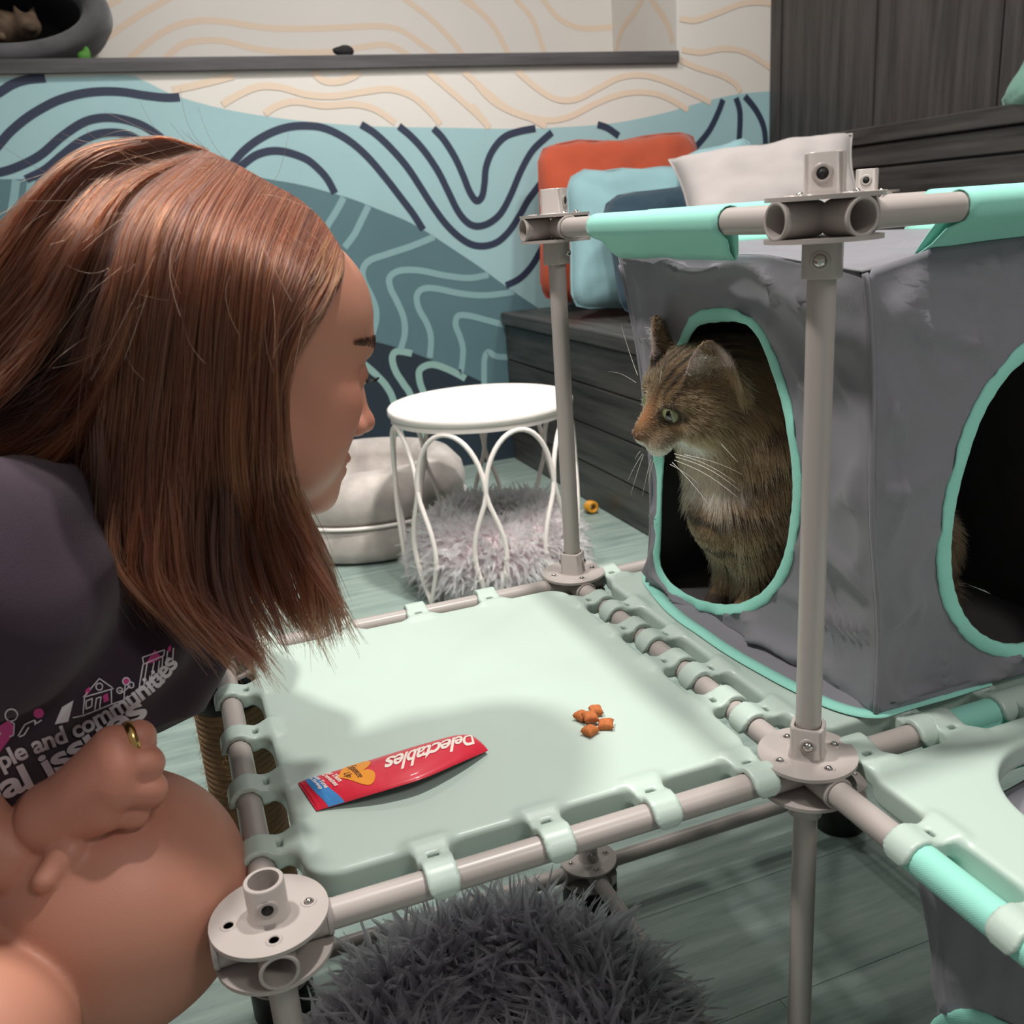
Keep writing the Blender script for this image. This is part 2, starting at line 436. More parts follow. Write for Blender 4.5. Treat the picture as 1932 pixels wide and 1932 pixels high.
tan = [C5(l) for l in ([(630, 328), (740, 305), (850, 277)], [(810, 380), (880, 340), (950, 315), (1030, 320), (1120, 345), (1220, 350), (1320, 335), (1420, 325), (1500, 350), (1560, 400), (1605, 452)],
    [(965, 415), (1010, 385), (1080, 370), (1180, 385), (1290, 380), (1370, 400), (1440, 448)], [(1140, 262), (1180, 295), (1240, 297), (1290, 278), (1310, 262)], [(1560, 262), (1640, 330), (1720, 400), (1785, 465)], [(1690, 262), (1780, 340), (1850, 395), (1932, 430), (1990, 462)])]
tan += [C6(l) for l in ([(0, 300), (60, 360), (150, 405), (250, 425), (330, 410), (420, 365), (500, 335), (580, 325), (660, 340), (745, 388)], [(140, 250), (210, 310), (280, 350), (350, 350), (430, 310), (500, 275), (580, 265), (660, 285), (740, 320), (825, 362)], [(-20, 370), (20, 420), (40, 452)],
    [(722, 175), (790, 185), (870, 172), (950, 185), (1045, 245)], [(715, 212), (780, 240), (860, 265), (910, 295), (930, 325)], [(715, 65), (770, 72), (850, 45), (930, 15), (1000, 8), (1060, 20)])]
ribbons('mural_tan_lines', tan, .020, m_tan, 4)
tan2 = [C5(l) for l in ([(200, 120), (270, 70), (350, 40), (440, -5)], [(280, 220), (320, 180), (400, 130), (500, 60), (640, -20)], [(470, 215), (560, 140), (640, 95), (730, 75), (830, 80), (960, 100), (1100, 105), (1250, 100), (1380, 95), (1460, 110), (1530, 155), (1610, 215)],
    [(600, 215), (660, 165), (730, 148), (820, 150), (920, 175), (1050, 190), (1200, 190), (1330, 170), (1420, 165), (1510, 215)], [(1440, -40), (1480, 0), (1560, 60), (1640, 140), (1700, 215)], [(1640, -40), (1690, 0), (1770, 60), (1820, 130), (1860, 215)])]
tan2 += [C6(l) for l in ([(-30, 0), (0, 30), (60, 95), (115, 200)], [(120, -30), (140, 0), (190, 60), (220, 130), (240, 200)], [(210, -40), (235, 0), (290, 65), (370, 100), (480, 95)])]
ribbons('mural_niche_lines', tan2, .021, m_tan, 1, plane=NY)
# two strokes of the print that cross the niche's side
V = []; Fc = []
for l in ([(490, 190), (510, 110), (560, 40), (600, -30)], [(605, -20), (670, 80), (692, 150)]):
    q = catmull([onx(x, y, 1.498) for x, y in C6(l)], 6)
    T = np.gradient(q, axis=0); T /= np.linalg.norm(T, axis=1)[:, None]; N = np.stack([0*T[:, 0], -T[:, 2], T[:, 1]], 1)*.014
    b = len(V)
    for k in range(len(q)): V += [tuple(q[k]+N[k]-np.array([.0004, 0, 0])), tuple(q[k]-N[k]-np.array([.0004, 0, 0]))]
    Fc += [(b+2*k, b+2*k+2, b+2*k+3, b+2*k+1) for k in range(len(q)-1)]
mesh_obj('mural_niche_lines', V, Fc, m_tan, wall_back, smooth=False)
ledge = struct(MB().box(-3.2, 1.497, WY-.02, NY-.001, .902, .941, bev=.002).build('trim_1', m_wood_x, smooth=False))
ledge['label'] = 'dark grey wooden ledge along the wall niche'

# right wall: tall dark boards
wr = struct(MB().box(RX, RX+.1, -1.6, WY, FLOOR-.05, 1.9).build('wall_right', mat('joint_dark', (18, 17, 17), .6), smooth=False))
MB().box(RX-.02, RX-.0005, WY-.06, WY-.002, .55, 1.9, bev=.003).build('panel', m_wood_v, wr, smooth=False)
yy = WY-.064
for k in range(9):
    MB().box(RX-.014, RX-.0005, yy-.497, yy-.003, .55, 1.9, bev=.002).build('panel', m_wood_v, wr, smooth=False); yy -= .5

# low bench with plank front, and the high bench behind it
BX = .765; BT = .088
bench = thing('wooden_bench', 'low dark wooden bench with plank front, cushions piled on top', 'bench', (BX, 1.0, FLOOR))
def kid(mb, name, m, parent, smooth=False):
    o = mb.build(name, m, parent, smooth); o.matrix_parent_inverse = Matrix.Translation(-Vector(parent.location)); return o
kid(MB().box(BX+.014, 1.80, -.6, WY-.002, FLOOR+.001, BT-.045), 'body', MATS['joint_dark'], bench)
kid(MB().box(BX-.014, 1.80, -.6, WY-.003, BT-.044, BT, bev=.006), 'seat_board', m_wood_y, bench)
zs = np.linspace(FLOOR+.001, BT-.046, 5)
for i in range(4): kid(MB().box(BX, BX+.0135, -.6, WY-.003, zs[i]+.0025, zs[i+1]-.0025, bev=.002), 'plank', m_wood_y, bench)
HX = 1.70; HT = .60
hb = thing('raised_bench', 'upper dark wooden bench with thick lipped top against tall panels', 'bench', (HX, 1.0, BT))
kid(MB().box(HX+.03, RX-.021, -.6, WY-.003, BT+.001, HT-.07), 'body', m_wood_y, hb)
kid(MB().box(HX, RX-.021, -.6, WY-.004, HT-.05, HT, bev=.004), 'seat_board', m_wood_y, hb)
kid(MB().box(HX+.012, HX+.029, -.6, WY-.004, HT-.115, HT-.052, bev=.003), 'apron', m_wood_y, hb)
kid(MB().box(HX+.016, HX+.029, -.6, WY-.004, BT+.002, HT-.121, bev=.003), 'front_board', m_wood_y, hb)
# ================================================================== CAT CLIMBING FRAME
m_tube = mat('grey_plastic', (176, 167, 162), .33, spec=.5)
m_mint = mat('mint_plastic', (189, 206, 196), .36, noise=.015, scale=12, bump=.04, bscale=900)
m_steel = mat('steel_screw', (200, 195, 190), .18, metal=1.)
m_black = mat('black_rubber', (22, 22, 23), .5)
m_sisal = mat('sisal_rope', (150, 120, 88), .85, noise=.25, scale=60)
frame = thing('cat_climbing_frame', 'pale grey tube frame with round hubs carrying mint green clip-on plastic platforms', 'cat frame', (0, 0, 0))
TR = .0097
def node(i, j, k): return Vector((CX*i, CY*j, CZ*k))
DISC = .0365
def hub(i, j, k, top='open', bottom=True, dirs=(), rot=0., square=False, screw_side=(0, -1)):
    """two round plates, four side sockets, an upper and a lower post socket"""
    c = node(i, j, k)
    holes = [circ(.0245*math.cos(a), .0245*math.sin(a), .0029, 12) for a in (0, PI/2, PI, 3*PI/2)]
    mb = MB().prism(circ(0, 0, DISC, 56), holes, .0112, .0140)
    for a in (0, PI/2, PI, 3*PI/2):                                  # raised ring round each screw hole
        mb.lathe([(.0030, .0140), (.0034, .0146), (.0046, .0147), (.0053, .0140)], 20, (.0245*math.cos(a), .0245*math.sin(a), 0))
    h = mb.build('hub', m_tube, frame, auto=35); h.location = c
    MB().prism(circ(0, 0, DISC, 56), [circ(0, 0, .0075, 24)], -.0140, -.0112).build('lower_plate', m_tube, h, auto=35)
    # cross block between the plates with four round sockets
    for a in (0, PI/2, PI, 3*PI/2):
        s = MB(); d = Vector((math.cos(a), math.sin(a), 0))
        n0 = len(s.v)
        s.lathe([(.0098, .008), (.0112, .008), (.0112, .033), (.0120, .0335), (.0120, .0362), (.0115, .0366), (.0103, .0366), (.0098, .0362)], 28, close=True)
        s.xf(Vector((0, 0, 1)).rotation_difference(d).to_matrix().to_4x4())
        s.build('side_socket', m_tube, h, auto=40)
        if (round(d.x), round(d.y)) in dirs:
            MB().lathe([(.0001, .0166), (.0014, .0163), (.0024, .0152), (.0027, .0138), (.0027, .0110)][::-1], 14, (d.x*.0245, d.y*.0245, 0)).build('screw', m_steel, h)
    p = 3.6 if square else 2.
    if top:
        H0, H1 = .0138, .039
        mb = MB().lathe([(.0096, H1), (.0118, H1), (.0124, H1-.0008), (.0124, H0+.002), (.0138, H0), (.0096, H0)], 40, close=True, p=p, rot=PI/4)
        s = mb.build('post_socket', m_tube, h, auto=40)
        for sg in (1, -1):                                           # bossed hole, filled by a dark disc or its screw
            a = math.atan2(screw_side[1], screw_side[0])+(0 if sg == 1 else PI)
            d = Vector((math.cos(a), math.sin(a), 0)); Mx = Matrix.Translation((d.x*.0117, d.y*.0117, (H0+H1)/2)) @ Vector((0, 0, 1)).rotation_difference(d).to_matrix().to_4x4()
            MB().lathe([(.0036, .0010), (.0044, .0016), (.0058, .0014), (.0066, .0006), (.0066, -.0003)], 22, (0, 0, 0)).xf(Mx).build('screw_boss', m_tube, h)
            if top == 'post': MB().lathe([(.0038, 0.0), (.0036, .0022), (.0020, .0036), (.0001, .0040)], 16).xf(Mx).build('screw', m_steel, h)
            else: MB().lathe([(.0037, .0012), (.0001, .00125)], 16).xf(Mx).build('hole', MATS['joint_dark'], h)  # dark disc stands for the shade inside the empty hole
    if bottom:
        H0, H1 = -.0138, -.037
        MB().lathe([(.0096, H0), (.0124, H0), (.0124, H1+.0008), (.0118, H1), (.0096, H1)], 40, close=True, p=p, rot=PI/4).build('post_socket', m_tube, h, auto=40)
        a = math.atan2(screw_side[1], screw_side[0]); d = Vector((math.cos(a), math.sin(a), 0))
        Mx = Matrix.Translation((d.x*.0117, d.y*.0117, (H0+H1)/2)) @ Vector((0, 0, 1)).rotation_difference(d).to_matrix().to_4x4()
        MB().lathe([(.0036, .0002), (.0044, .0014), (.0058, .0012), (.0066, .0004)], 22).xf(Mx).build('screw_boss', m_tube, h)
        MB().lathe([(.0042, 0.0), (.0040, .0022), (.0024, .0038), (.0001, .0043)], 16).xf(Mx).build('screw', m_steel, h)
    return h
X_, x_, Y_, y_ = (1, 0), (-1, 0), (0, 1), (0, -1)
S45 = (-.707, -.707)
hub(-1, 0, 0, 'open', True, (X_, Y_), screw_side=(-.05, -1))
hub(0, 0, 0, 'post', True, (X_, Y_, x_, y_), square=True, screw_side=(-.6, -.8))
hub(0, 1, 0, 'post', True, (X_, y_, x_), square=True, screw_side=(-.9, .4))
hub(-1, 1, 0, 'open', True, (X_, y_), screw_side=(.7, -.7))
hub(1, 0, 0, 'post', True, (x_, Y_, y_), square=True)
hub(1, 1, 0, 'post', True, (x_, y_), square=True)
hub(0, -1, 0, 'open', True, (Y_, X_)); hub(1, -1, 0, 'open', True, (Y_, x_))
hub(0, 0, 1, 'open', True, (X_, Y_), square=True, screw_side=S45)
hub(0, 1, 1, 'open', True, (X_, y_), square=True, screw_side=(.707, -.707))
hub(1, 1, 1, 'open', True, (x_, y_), square=True, screw_side=S45)
hub(1, 0, 1, 'open', True, (x_, Y_), square=True, screw_side=S45)
low = [(-1, 0), (0, 0), (0, 1), (-1, 1), (1, 0), (1, 1), (0, -1), (1, -1)]
for i, j in low:
    hub(i, j, -1, 'post', False, (X_, Y_, x_, y_))
    c = node(i, j, -1)
    MB().lathe([(.018, -.0142), (.030, -.0148), (.0345, -.018), (.036, -.024), (.036, FLOOR+.401), (.033, FLOOR+.4002), (0, FLOOR+.4002)][::-1], 36).build('foot', m_black, frame, loc=c)
def tube(a, b, e=.0085, r=TR):
    a = Vector(a); b = Vector(b); d = (b-a).normalized()
    mb = MB().lathe([(r-.0012, 0), (r, 0), (r, (b-a).length-2*e), (r-.0012, (b-a).length-2*e)], 28)
    mb.xf(Matrix.Translation(a+d*e) @ Vector((0, 0, 1)).rotation_difference(d).to_matrix().to_4x4())
    mb.build('tube', m_tube, frame, auto=50)
for a, b in (((-1, 0, 0), (0, 0, 0)), ((0, 0, 0), (0, 1, 0)), ((0, 1, 0), (-1, 1, 0)), ((-1, 1, 0), (-1, 0, 0)),
             ((0, 0, 0), (1, 0, 0)), ((0, 1, 0), (1, 1, 0)), ((1, 0, 0), (1, 1, 0)), ((0, 0, 0), (0, -1, 0)), ((1, 0, 0), (1, -1, 0)), ((0, -1, 0), (1, -1, 0)),
             ((0, 0, 1), (0, 1, 1)), ((0, 0, 1), (1, 0, 1)), ((0, 1, 1), (1, 1, 1)), ((1, 1, 1), (1, 0, 1)),
             ((-1, 0, -1), (0, 0, -1)), ((0, 0, -1), (0, 1, -1)), ((0, 1, -1), (-1, 1, -1)), ((-1, 1, -1), (-1, 0, -1)),
             ((0, 1, -1), (1, 1, -1)), ((1, 0, -1), (1, 1, -1)), ((0, 0, -1), (1, 0, -1)), ((0, 0, -1), (0, -1, -1)), ((1, 0, -1), (1, -1, -1)), ((0, -1, -1), (1, -1, -1))):
    tube(node(*a), node(*b))
for i, j, k in ((0, 0, 0), (0, 1, 0), (1, 1, 0), (1, 0, 0), (-1, 0, -1), (0, 0, -1), (0, 1, -1), (-1, 1, -1), (1, 0, -1), (1, 1, -1), (0, -1, -1), (1, -1, -1)):
    tube(node(i, j, k), node(i, j, k+1), .0145, .0092)
# rope-wrapped post at the far left corner
sp = MB(); sb = node(-1, 1, -1)
prof = []
z = .030
while z < .352:
    prof += [(.0365, z), (.0385, z+.0022), (.0385, z+.0048), (.0365, z+.0068)]; z += .0070
prof = [(.0095, .0298)]+prof+[(.0095, z)]
sis = sp.lathe(prof, 36).build('sisal_post', m_sisal, frame, loc=sb)
MB().lathe([(.0095, .0145), (.042, .0145), (.0425, .0165), (.0425, .027), (.040, .0295), (.0095, .0297)], 40).build('collar', m_black, sis)
MB().lathe([(.0095, z), (.039, z), (.040, z+.002), (.040, z+.018), (.038, z+.020), (.0095, z+.020)], 40).build('collar', m_black, sis)
ns = 700                                                             # loose rope fibres
a = rng.uniform(0, 2*PI, ns); zz = rng.uniform(.035, .35, ns); st = np.zeros((ns, 4, 3))
for q in range(4):
    rr = .0372+q*.0022*rng.uniform(.3, 1.4, ns); aa = a+q*.05*rng.normal(0, 1, ns)
    st[:, q] = np.stack([rr*np.cos(aa), rr*np.sin(aa), zz+q*rng.normal(0, .0015, ns)], 1)
fz = hair_obj('rope_fuzz', st, [.00018, .00016, .00012, .00006], hair_mat('rope_fuzz', (176, 146, 110), .7), sis); fz['kind'] = 'stuff'

# ------------------------------------------------------------------ mint clip-on platforms
HXp, HYp = CX/2, CY/2
def panel_field(hole=None):
    offx = [-.0905, -.008, .0745, .157]; offy = [-.108, -.025, .058, .141]   # clip centres along a side, turned round the square
    sides = [((1, 0), (0, -1), HYp), ((0, 1), (1, 0), HXp), ((-1, 0), (0, 1), HYp), ((0, -1), (-1, 0), HXp)]
    inset = .0262
    def fn(P):
        x, y, z = P[:, 0], P[:, 1], P[:, 2]
        rc = .026
        q = np.abs(np.stack([x, y], 1))-np.array([HXp-inset-rc, HYp-inset-rc])
        d2 = np.linalg.norm(np.maximum(q, 0), axis=1)+np.minimum(q.max(1), 0)-rc
        r = .0045
        w = np.stack([d2+r, np.abs(z+.0015)-.0115+r], 1)
        d = np.minimum(w.max(1), 0)+np.linalg.norm(np.maximum(w, 0), axis=1)-r
        for (tx, ty), (nx, ny), hh in sides:
            o = (x*nx+y*ny)-hh                                       # outward distance from the tube axis
            sel = o > -.05
            if not sel.any(): continue
            al = x*tx+y*ty
            for c in (offx if hh == HYp else offy):
                m = sel & (np.abs(al-c) < .03)
                if not m.any(): continue
                A = al[m]-c; O = o[m]; Z = z[m]
                # clip: shell over the tube (outer side down to just under the axis) plus the bridge to the plate
                rad = np.sqrt(O*O+Z*Z); ang = np.arctan2(Z, O)
                arc = np.abs(rad-.0124)-.0024
                cut = np.where(Z > -.003, -1., -.003-Z)              # keep the upper half and a little below
                lipd = np.maximum(arc, -.0035-Z)
                wid = np.abs(A)-.0108
                tip = np.sqrt(A*A+(np.minimum(Z-.006, 0)*1.0)**2)-.0108
                shell = np.maximum(np.maximum(lipd, np.where(O > 0, tip, wid)), -.0001-(O+.02))
                br = np.stack([np.abs(O+.0180)-.0110, np.abs(A)-.0108, np.abs(Z-.0040)-.0046], 1)
                bridge = np.minimum(br.max(1), 0)+np.linalg.norm(np.maximum(br, 0), axis=1)-.001
                bridge = np.maximum(bridge, .0100-rad)
                t = smin(shell, bridge, .004)
                d[m] = smin(d[m], t, .013)
                d[m] = np.maximum(d[m], .00985-rad)                  # room for the tube
                sl = np.stack([np.abs(O+.0150)-.0022, np.abs(A)-.0040], 1).max(1)
                d[m] = np.maximum(d[m], -sl)
        if hole is not None:
            hd = hole[2]-np.hypot(x-hole[0], y-hole[1])
            d = -smin(-d, -hd, .006)
        return d
    return fn
def smooth_panel(name, fn):
    V, Q = nets(fn, (-HXp-.024, -HYp-.024, -.020), (HXp+.024, HYp+.024, .022), .0019, 8, 2)
    return fast_mesh(name, V, Q, m_mint, frame)
pn = smooth_panel('platform', panel_field()); pn.location = (-HXp, HYp, 0)
p2 = pn.copy(); scene.collection.objects.link(p2); p2.location = (HXp, HYp, 0); p2.parent = frame
p3 = smooth_panel('platform', panel_field((-.040, .085, .075))); p3.location = (HXp, -HYp, 0)
p3['label'] = 'mint platform with a large round hole'
# ================================================================== FABRIC CUBES HUNG IN THE FRAME
def fabric(name, srgb, rough=.62, wave=4200, bump=.25):
    m = mat(name, srgb, rough, sheen=.15); nt = m.node_tree; L = nt.links.new; b = nt.nodes['Principled BSDF']
    tc = nt.nodes.new('ShaderNodeTexCoord')
    w1 = nt.nodes.new('ShaderNodeTexWave'); w1.inputs['Scale'].default_value = wave/6.28; w1.bands_direction = 'DIAGONAL'; w1.inputs['Distortion'].default_value = 1.
    L(tc.outputs['Object'], w1.inputs['Vector'])
    n = nt.nodes.new('ShaderNodeTexNoise'); n.inputs['Scale'].default_value = 22; n.inputs['Detail'].default_value = 6
    L(tc.outputs['Object'], n.inputs['Vector'])
    ad = nt.nodes.new('ShaderNodeMath'); ad.operation = 'MULTIPLY_ADD'; ad.inputs[1].default_value = 4.
    L(n.outputs['Fac'], ad.inputs[0]); L(w1.outputs['Fac'], ad.inputs[2])
    bp = nt.nodes.new('ShaderNodeBump'); bp.inputs['Strength'].default_value = bump*.8; bp.inputs['Distance'].default_value = .0012
    L(ad.outputs[0], bp.inputs['Height']); L(bp.outputs[0], b.inputs['Normal'])
    return m
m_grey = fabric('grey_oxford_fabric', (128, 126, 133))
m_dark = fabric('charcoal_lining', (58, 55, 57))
m_mintf = fabric('mint_fabric', (150, 220, 203), .7, 1900, .12)
def nz(v, s, o=0.): return mnoise.noise(Vector((v[0]*s+o, v[1]*s+o*1.7, v[2]*s-o)))
def crease(v, o, amp):
    a = 0
    a += .55*nz(v, 9, o)
    r = 1-abs(nz((v[0]*.7, v[1]*.7, v[2]*1.3), 13, o+5))*2.6
    a += .8*max(r, 0)**3
    r = 1-abs(nz((v[0]*1.3, v[1]*1.2, v[2]*.5), 19, o+9))*3.
    a += .5*max(r, 0)**3
    return a*amp
def ring_wall(name, ring, outline, to3d, m, parent, nrm, seed, amp=.006, steps=22, band=True, thick=.0011):
    """sheet with a hole: ring and outline are 2-D lists running the same way round"""
    N = 160
    c = np.mean(ring, axis=0)
    def by_angle(poly):
        poly = np.array(poly); out = []
        m_ = len(poly)
        for k in range(N):
            a = 2*PI*k/N; d = np.array([math.cos(a), math.sin(a)]); best = None
            for i in range(m_):
                p, q = poly[i]-c, poly[(i+1) % m_]-c; e = q-p
                den = d[0]*e[1]-d[1]*e[0]
                if abs(den) < 1e-12: continue
                t = (p[0]*e[1]-p[1]*e[0])/den; u = (p[0]*d[1]-p[1]*d[0])/den
                if t > 0 and -1e-9 <= u <= 1+1e-9: best = t if best is None else max(best, t)
            out.append(c+d*best)
        return np.array(out)
    r0 = by_angle(ring); r1 = by_angle(outline)
    V = []; nrm = np.array(nrm, float)
    for s in range(steps+1):
        for k in range(N):
            t = s/steps
            q = r0[k]*(1-t)+r1[k]*t
            p = np.array(to3d(q[0], q[1]))
            fade = min(1, t*2.6)*min(1, (1-t)*5)
            V.append(p+nrm*crease(p, seed, amp)*(.06+.94*fade)*min(1, .15+(1-t)*6))
    F_ = [(s*N+k, s*N+(k+1) % N, (s+1)*N+(k+1) % N, (s+1)*N+k) for s in range(steps) for k in range(N)]
    o = mesh_obj(name, V, F_, m, parent); md = o.modifiers.new('cloth', 'SOLIDIFY'); md.thickness = thick; md.offset = 0
    if band:
        mb = MB(); V = np.array(V); inner = V[:N]; nxt = V[N:2*N]
        n2 = 10; pts = []
        for k in range(N):
            e = nxt[k]-inner[k]; e = e/np.linalg.norm(e)
            cc = inner[k]+e*.0042+nrm*.0010
            wob = .0003*math.sin(k*1.9)+.0006*nz(inner[k], 40, seed)
            for j in range(n2):
                a = 2*PI*j/n2
                pts.append(cc+e*(.0062+wob)*math.cos(a)+nrm*(.0019*math.sin(a)))
        f = [(k*n2+j, k*n2+(j+1) % n2, ((k+1) % N)*n2+(j+1) % n2, ((k+1) % N)*n2+j) for k in range(N) for j in range(n2)]
        mb.add(pts, f).build('hole_binding', m_mintf, parent)
    return o
def grid_sheet(name, fn, nu, nv, m, parent, thick=.0011):
    V = [fn(i/nu, j/nv) for i in range(nu+1) for j in range(nv+1)]
    F_ = [(i*(nv+1)+j, (i+1)*(nv+1)+j, (i+1)*(nv+1)+j+1, i*(nv+1)+j+1) for i in range(nu) for j in range(nv)]
    o = mesh_obj(name, V, F_, m, parent)
    if thick: md = o.modifiers.new('cloth', 'SOLIDIFY'); md.thickness = thick; md.offset = 0
    return o
TZ = .372
def edge_sw(z): s = z/TZ; return np.array([.082-.034*s+.006*math.sin(s*9), .016+.006*math.sin(s*7+1), 0])
def edge_nw(z): s = z/TZ; return np.array([.060-.024*s, .366-.036*4*s*(1-s)-.006*s, 0])
def edge_se(z): s = z/TZ; return np.array([.345+.012*s, .020+.004*math.sin(s*7), 0])
def edge_ne(z): s = z/TZ; return np.array([.345+.012*s, .405-.02*math.sin(s*3), 0])
def fabric_cube(loc, label, seed, west_ring, south_ring, strip=None):
    t = thing('fabric_cat_cube', label, 'cat cube', loc)
    def west(y, z):
        a, b = edge_sw(z), edge_nw(z); u = (y-a[1])/(b[1]-a[1])
        return (a[0]+(b[0]-a[0])*u+.012*math.sin(PI*min(max(u, 0), 1))*math.sin(PI*z/TZ), y, z)
    def south(x, z):
        a, b = edge_sw(z), edge_se(z); u = (x-a[0])/(b[0]-a[0])
        return (x, a[1]+(b[1]-a[1])*u-.008*math.sin(PI*min(max(u, 0), 1))*math.sin(PI*z/TZ), z)
    zz = np.linspace(.012, TZ, 14)
    top = lambda u, a, b: a*(1-u)+b*u
    def sag(u): return TZ-.012*max(0, 1-abs(u)/.25)*1.-0.004*math.sin(u*PI)
    wo = [(edge_sw(z)[1], z) for z in zz[:-1]]+[(edge_sw(TZ)[1], TZ-.010)]+[(edge_sw(TZ)[1]*(1-u)+edge_nw(TZ)[1]*u, TZ-.010*max(0, 1-u/.3)) for u in (.1, .2, .3, .5, .8)]+[(edge_nw(z)[1], z) for z in zz[::-1]]
    so = [(edge_sw(z)[0], z) for z in zz[:-1]]+[(edge_sw(TZ)[0], TZ-.010)]+[(edge_sw(TZ)[0]*(1-u)+edge_se(TZ)[0]*u, TZ+.006*u-.010*max(0, 1-u/.2)) for u in (.1, .2, .4, .7)]+[(edge_se(z)[0], z) for z in zz[::-1]]
    ring_wall('west_wall', west_ring, wo, west, m_grey, t, (-1, 0, 0), seed, .010)
    ring_wall('south_wall', south_ring, so, south, m_grey, t, (0, -1, 0), seed+3, .012)
    def north(u, v):
        z = .012+v*(TZ-.012); p = edge_nw(z)*(1-u)+edge_ne(z)*u; p = np.array([p[0], p[1], z]); w = math.sin(PI*u)
        return p+np.array([0, 1, 0])*crease(p, seed+7, .007)*w
    def east(u, v):
        z = .012+v*(TZ-.012); p = edge_se(z)*(1-u)+edge_ne(z)*u; p = np.array([p[0], p[1], z]); w = math.sin(PI*u)
        return p+np.array([1, 0, 0])*crease(p, seed+8, .007)*w
    def roof(u, v):
        a = edge_sw(TZ)*(1-u)+edge_se(TZ)*u; b = edge_nw(TZ)*(1-u)+edge_ne(TZ)*u; p = a*(1-v)+b*v
        z = TZ-.010*max(0, 1-v/.3)*max(0, 1-u/.3)-.014*math.sin(PI*u)*math.sin(PI*v); q = np.array([p[0], p[1], z])
        w = min(1, 6*min(u, 1-u, v, 1-v)+.05)
        return q+np.array([0, 0, 1])*crease(q, seed+9, .007)*w
    def base(u, v):
        a = edge_sw(0)*(1-u)+edge_se(0)*u; b = edge_nw(0)*(1-u)+edge_ne(0)*u; p = a*(1-v)+b*v
        return np.array([p[0], p[1], .0125])
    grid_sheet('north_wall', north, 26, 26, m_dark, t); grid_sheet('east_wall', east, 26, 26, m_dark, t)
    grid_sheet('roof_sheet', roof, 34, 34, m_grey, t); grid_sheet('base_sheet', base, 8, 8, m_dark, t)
    for fn, nm in ((edge_sw, 'corner_seam'), (edge_nw, 'corner_seam')):
        pts = [fn(z)+np.array([0, 0, z])+np.array([.001, .001, 0])*nz((z, z, 0), 60, seed) for z in np.linspace(.014, TZ-.011, 40)]
        MB().tube(pts, [.0022+.0006*nz((0, 0, i*.31), 3) for i in range(40)], 8).build(nm, m_grey, t)
    # mint loops that hang the cube on the upper tubes
    def loop(axis, a0, a1, b0, b1, side):
        """axis 'y': tube along y at x=side*CX; a0..a1 on the tube, b0..b1 along the roof edge"""
        prof = []
        for s, (d, z) in enumerate([(.036, TZ-.003), (.030, TZ+.004), (.022, TZ+.0125), (.014, TZ+.0215)]): prof.append((d, z, 1-s/4.))
        for a in np.linspace(-.5, PI+.9, 12): prof.append((.0113*math.cos(a), CZ+.0113*math.sin(a), 0.))
        for s, (d, z) in enumerate([(.008, TZ+.014), (.020, TZ+.004), (.034, TZ-.003)]): prof.append((d, z, (s+1)/3.))
        prof = prof[:4]+[(d, z, k) for d, z, k in prof[4:16]]+prof[16:]
        nu = 24; V = []
        for d, z, k in prof:
            for i in range(nu+1):
                u = i/nu; al = (a0*(1-k)+b0*k)*(1-u)+(a1*(1-k)+b1*k)*u
                wv = .0016*k*nz((al, k, 0), 26, seed)
                V.append((d+wv, al, z+wv) if axis == 'y' and side == 0 else (CX-d, al, z+wv) if axis == 'y' else (al, d+wv, z+wv) if side == 0 else (al, CY-d, z+wv))
        n1 = nu+1
        F_ = [(p*n1+i, (p+1)*n1+i, (p+1)*n1+i+1, p*n1+i+1) for p in range(len(prof)-1) for i in range(nu)]
        o = mesh_obj('hanging_loop', V, F_, m_mintf, t); md = o.modifiers.new('cloth', 'SOLIDIFY'); md.thickness = .0009; md.offset = 0
    loop('y', .105, .330, .150, .350, 0); loop('x', .108, .33, .106, .335, 0)
    loop('y', .11, .33, .11, .33, 1); loop('x', .11, .33, .11, .33, 1)
    if strip is not None:
        q = catmull(strip, 10); T = np.gradient(q, axis=0); T /= np.linalg.norm(T, axis=1)[:, None]; Nn = np.stack([T[:, 1], -T[:, 0], 0*T[:, 0]], 1)
        prof = [(-.006, .0004), (-.0055, .0022), (.0, .0028), (.006, .0022), (.0066, .0004)]
        V = [tuple(q[k]+Nn[k]*(a+.001*nz(q[k], 30, 3))+np.array([0, 0, b])) for k in range(len(q)) for a, b in prof]; n1 = len(prof)
        mesh_obj('base_binding', V, [(k*n1+j, (k+1)*n1+j, (k+1)*n1+j+1, k*n1+j+1) for k in range(len(q)-1) for j in range(n1-1)], m_mintf, t)
        # the cube's gathered hem between wall and binding
        V = []
        for k in range(len(q)):
            u = k/(len(q)-1); p = q[k]-Nn[k]*.004
            y = p[1]; e = np.array(west(min(max(y, .02), .355), .02))+np.array([.004, 0, 0])
            if u > .86: e = np.array([max(p[0], .085), .020, .02])
            for s in (0, .5, 1): V.append(tuple(np.array([p[0]*(1-s)+e[0]*s, p[1]*(1-s)+e[1]*s, +.0125+.0075*s*s])))
        mesh_obj('hem', V, [(k*3+j, (k+1)*3+j, (k+1)*3+j+1, k*3+j+1) for k in range(len(q)-1) for j in range(2)], m_grey, t)
    return t
wring = [(.307, .16), (.322, .084), (.328, .040), (.29, .024), (.223, .034), (.169, .064), (.134, .110), (.116, .155), (.108, .195), (.115, .239), (.131, .276), (.148, .305), (.168, .317), (.206, .316), (.241, .306), (.271, .264), (.294, .207)]
wring = list(map(tuple, catmull(wring, 5, True)))
sring = [(.235+.105*math.cos(a), .172+.128*math.sin(a)*(1+.02*math.sin(3*a))) for a in np.linspace(0, 2*PI, 60, endpoint=False)]
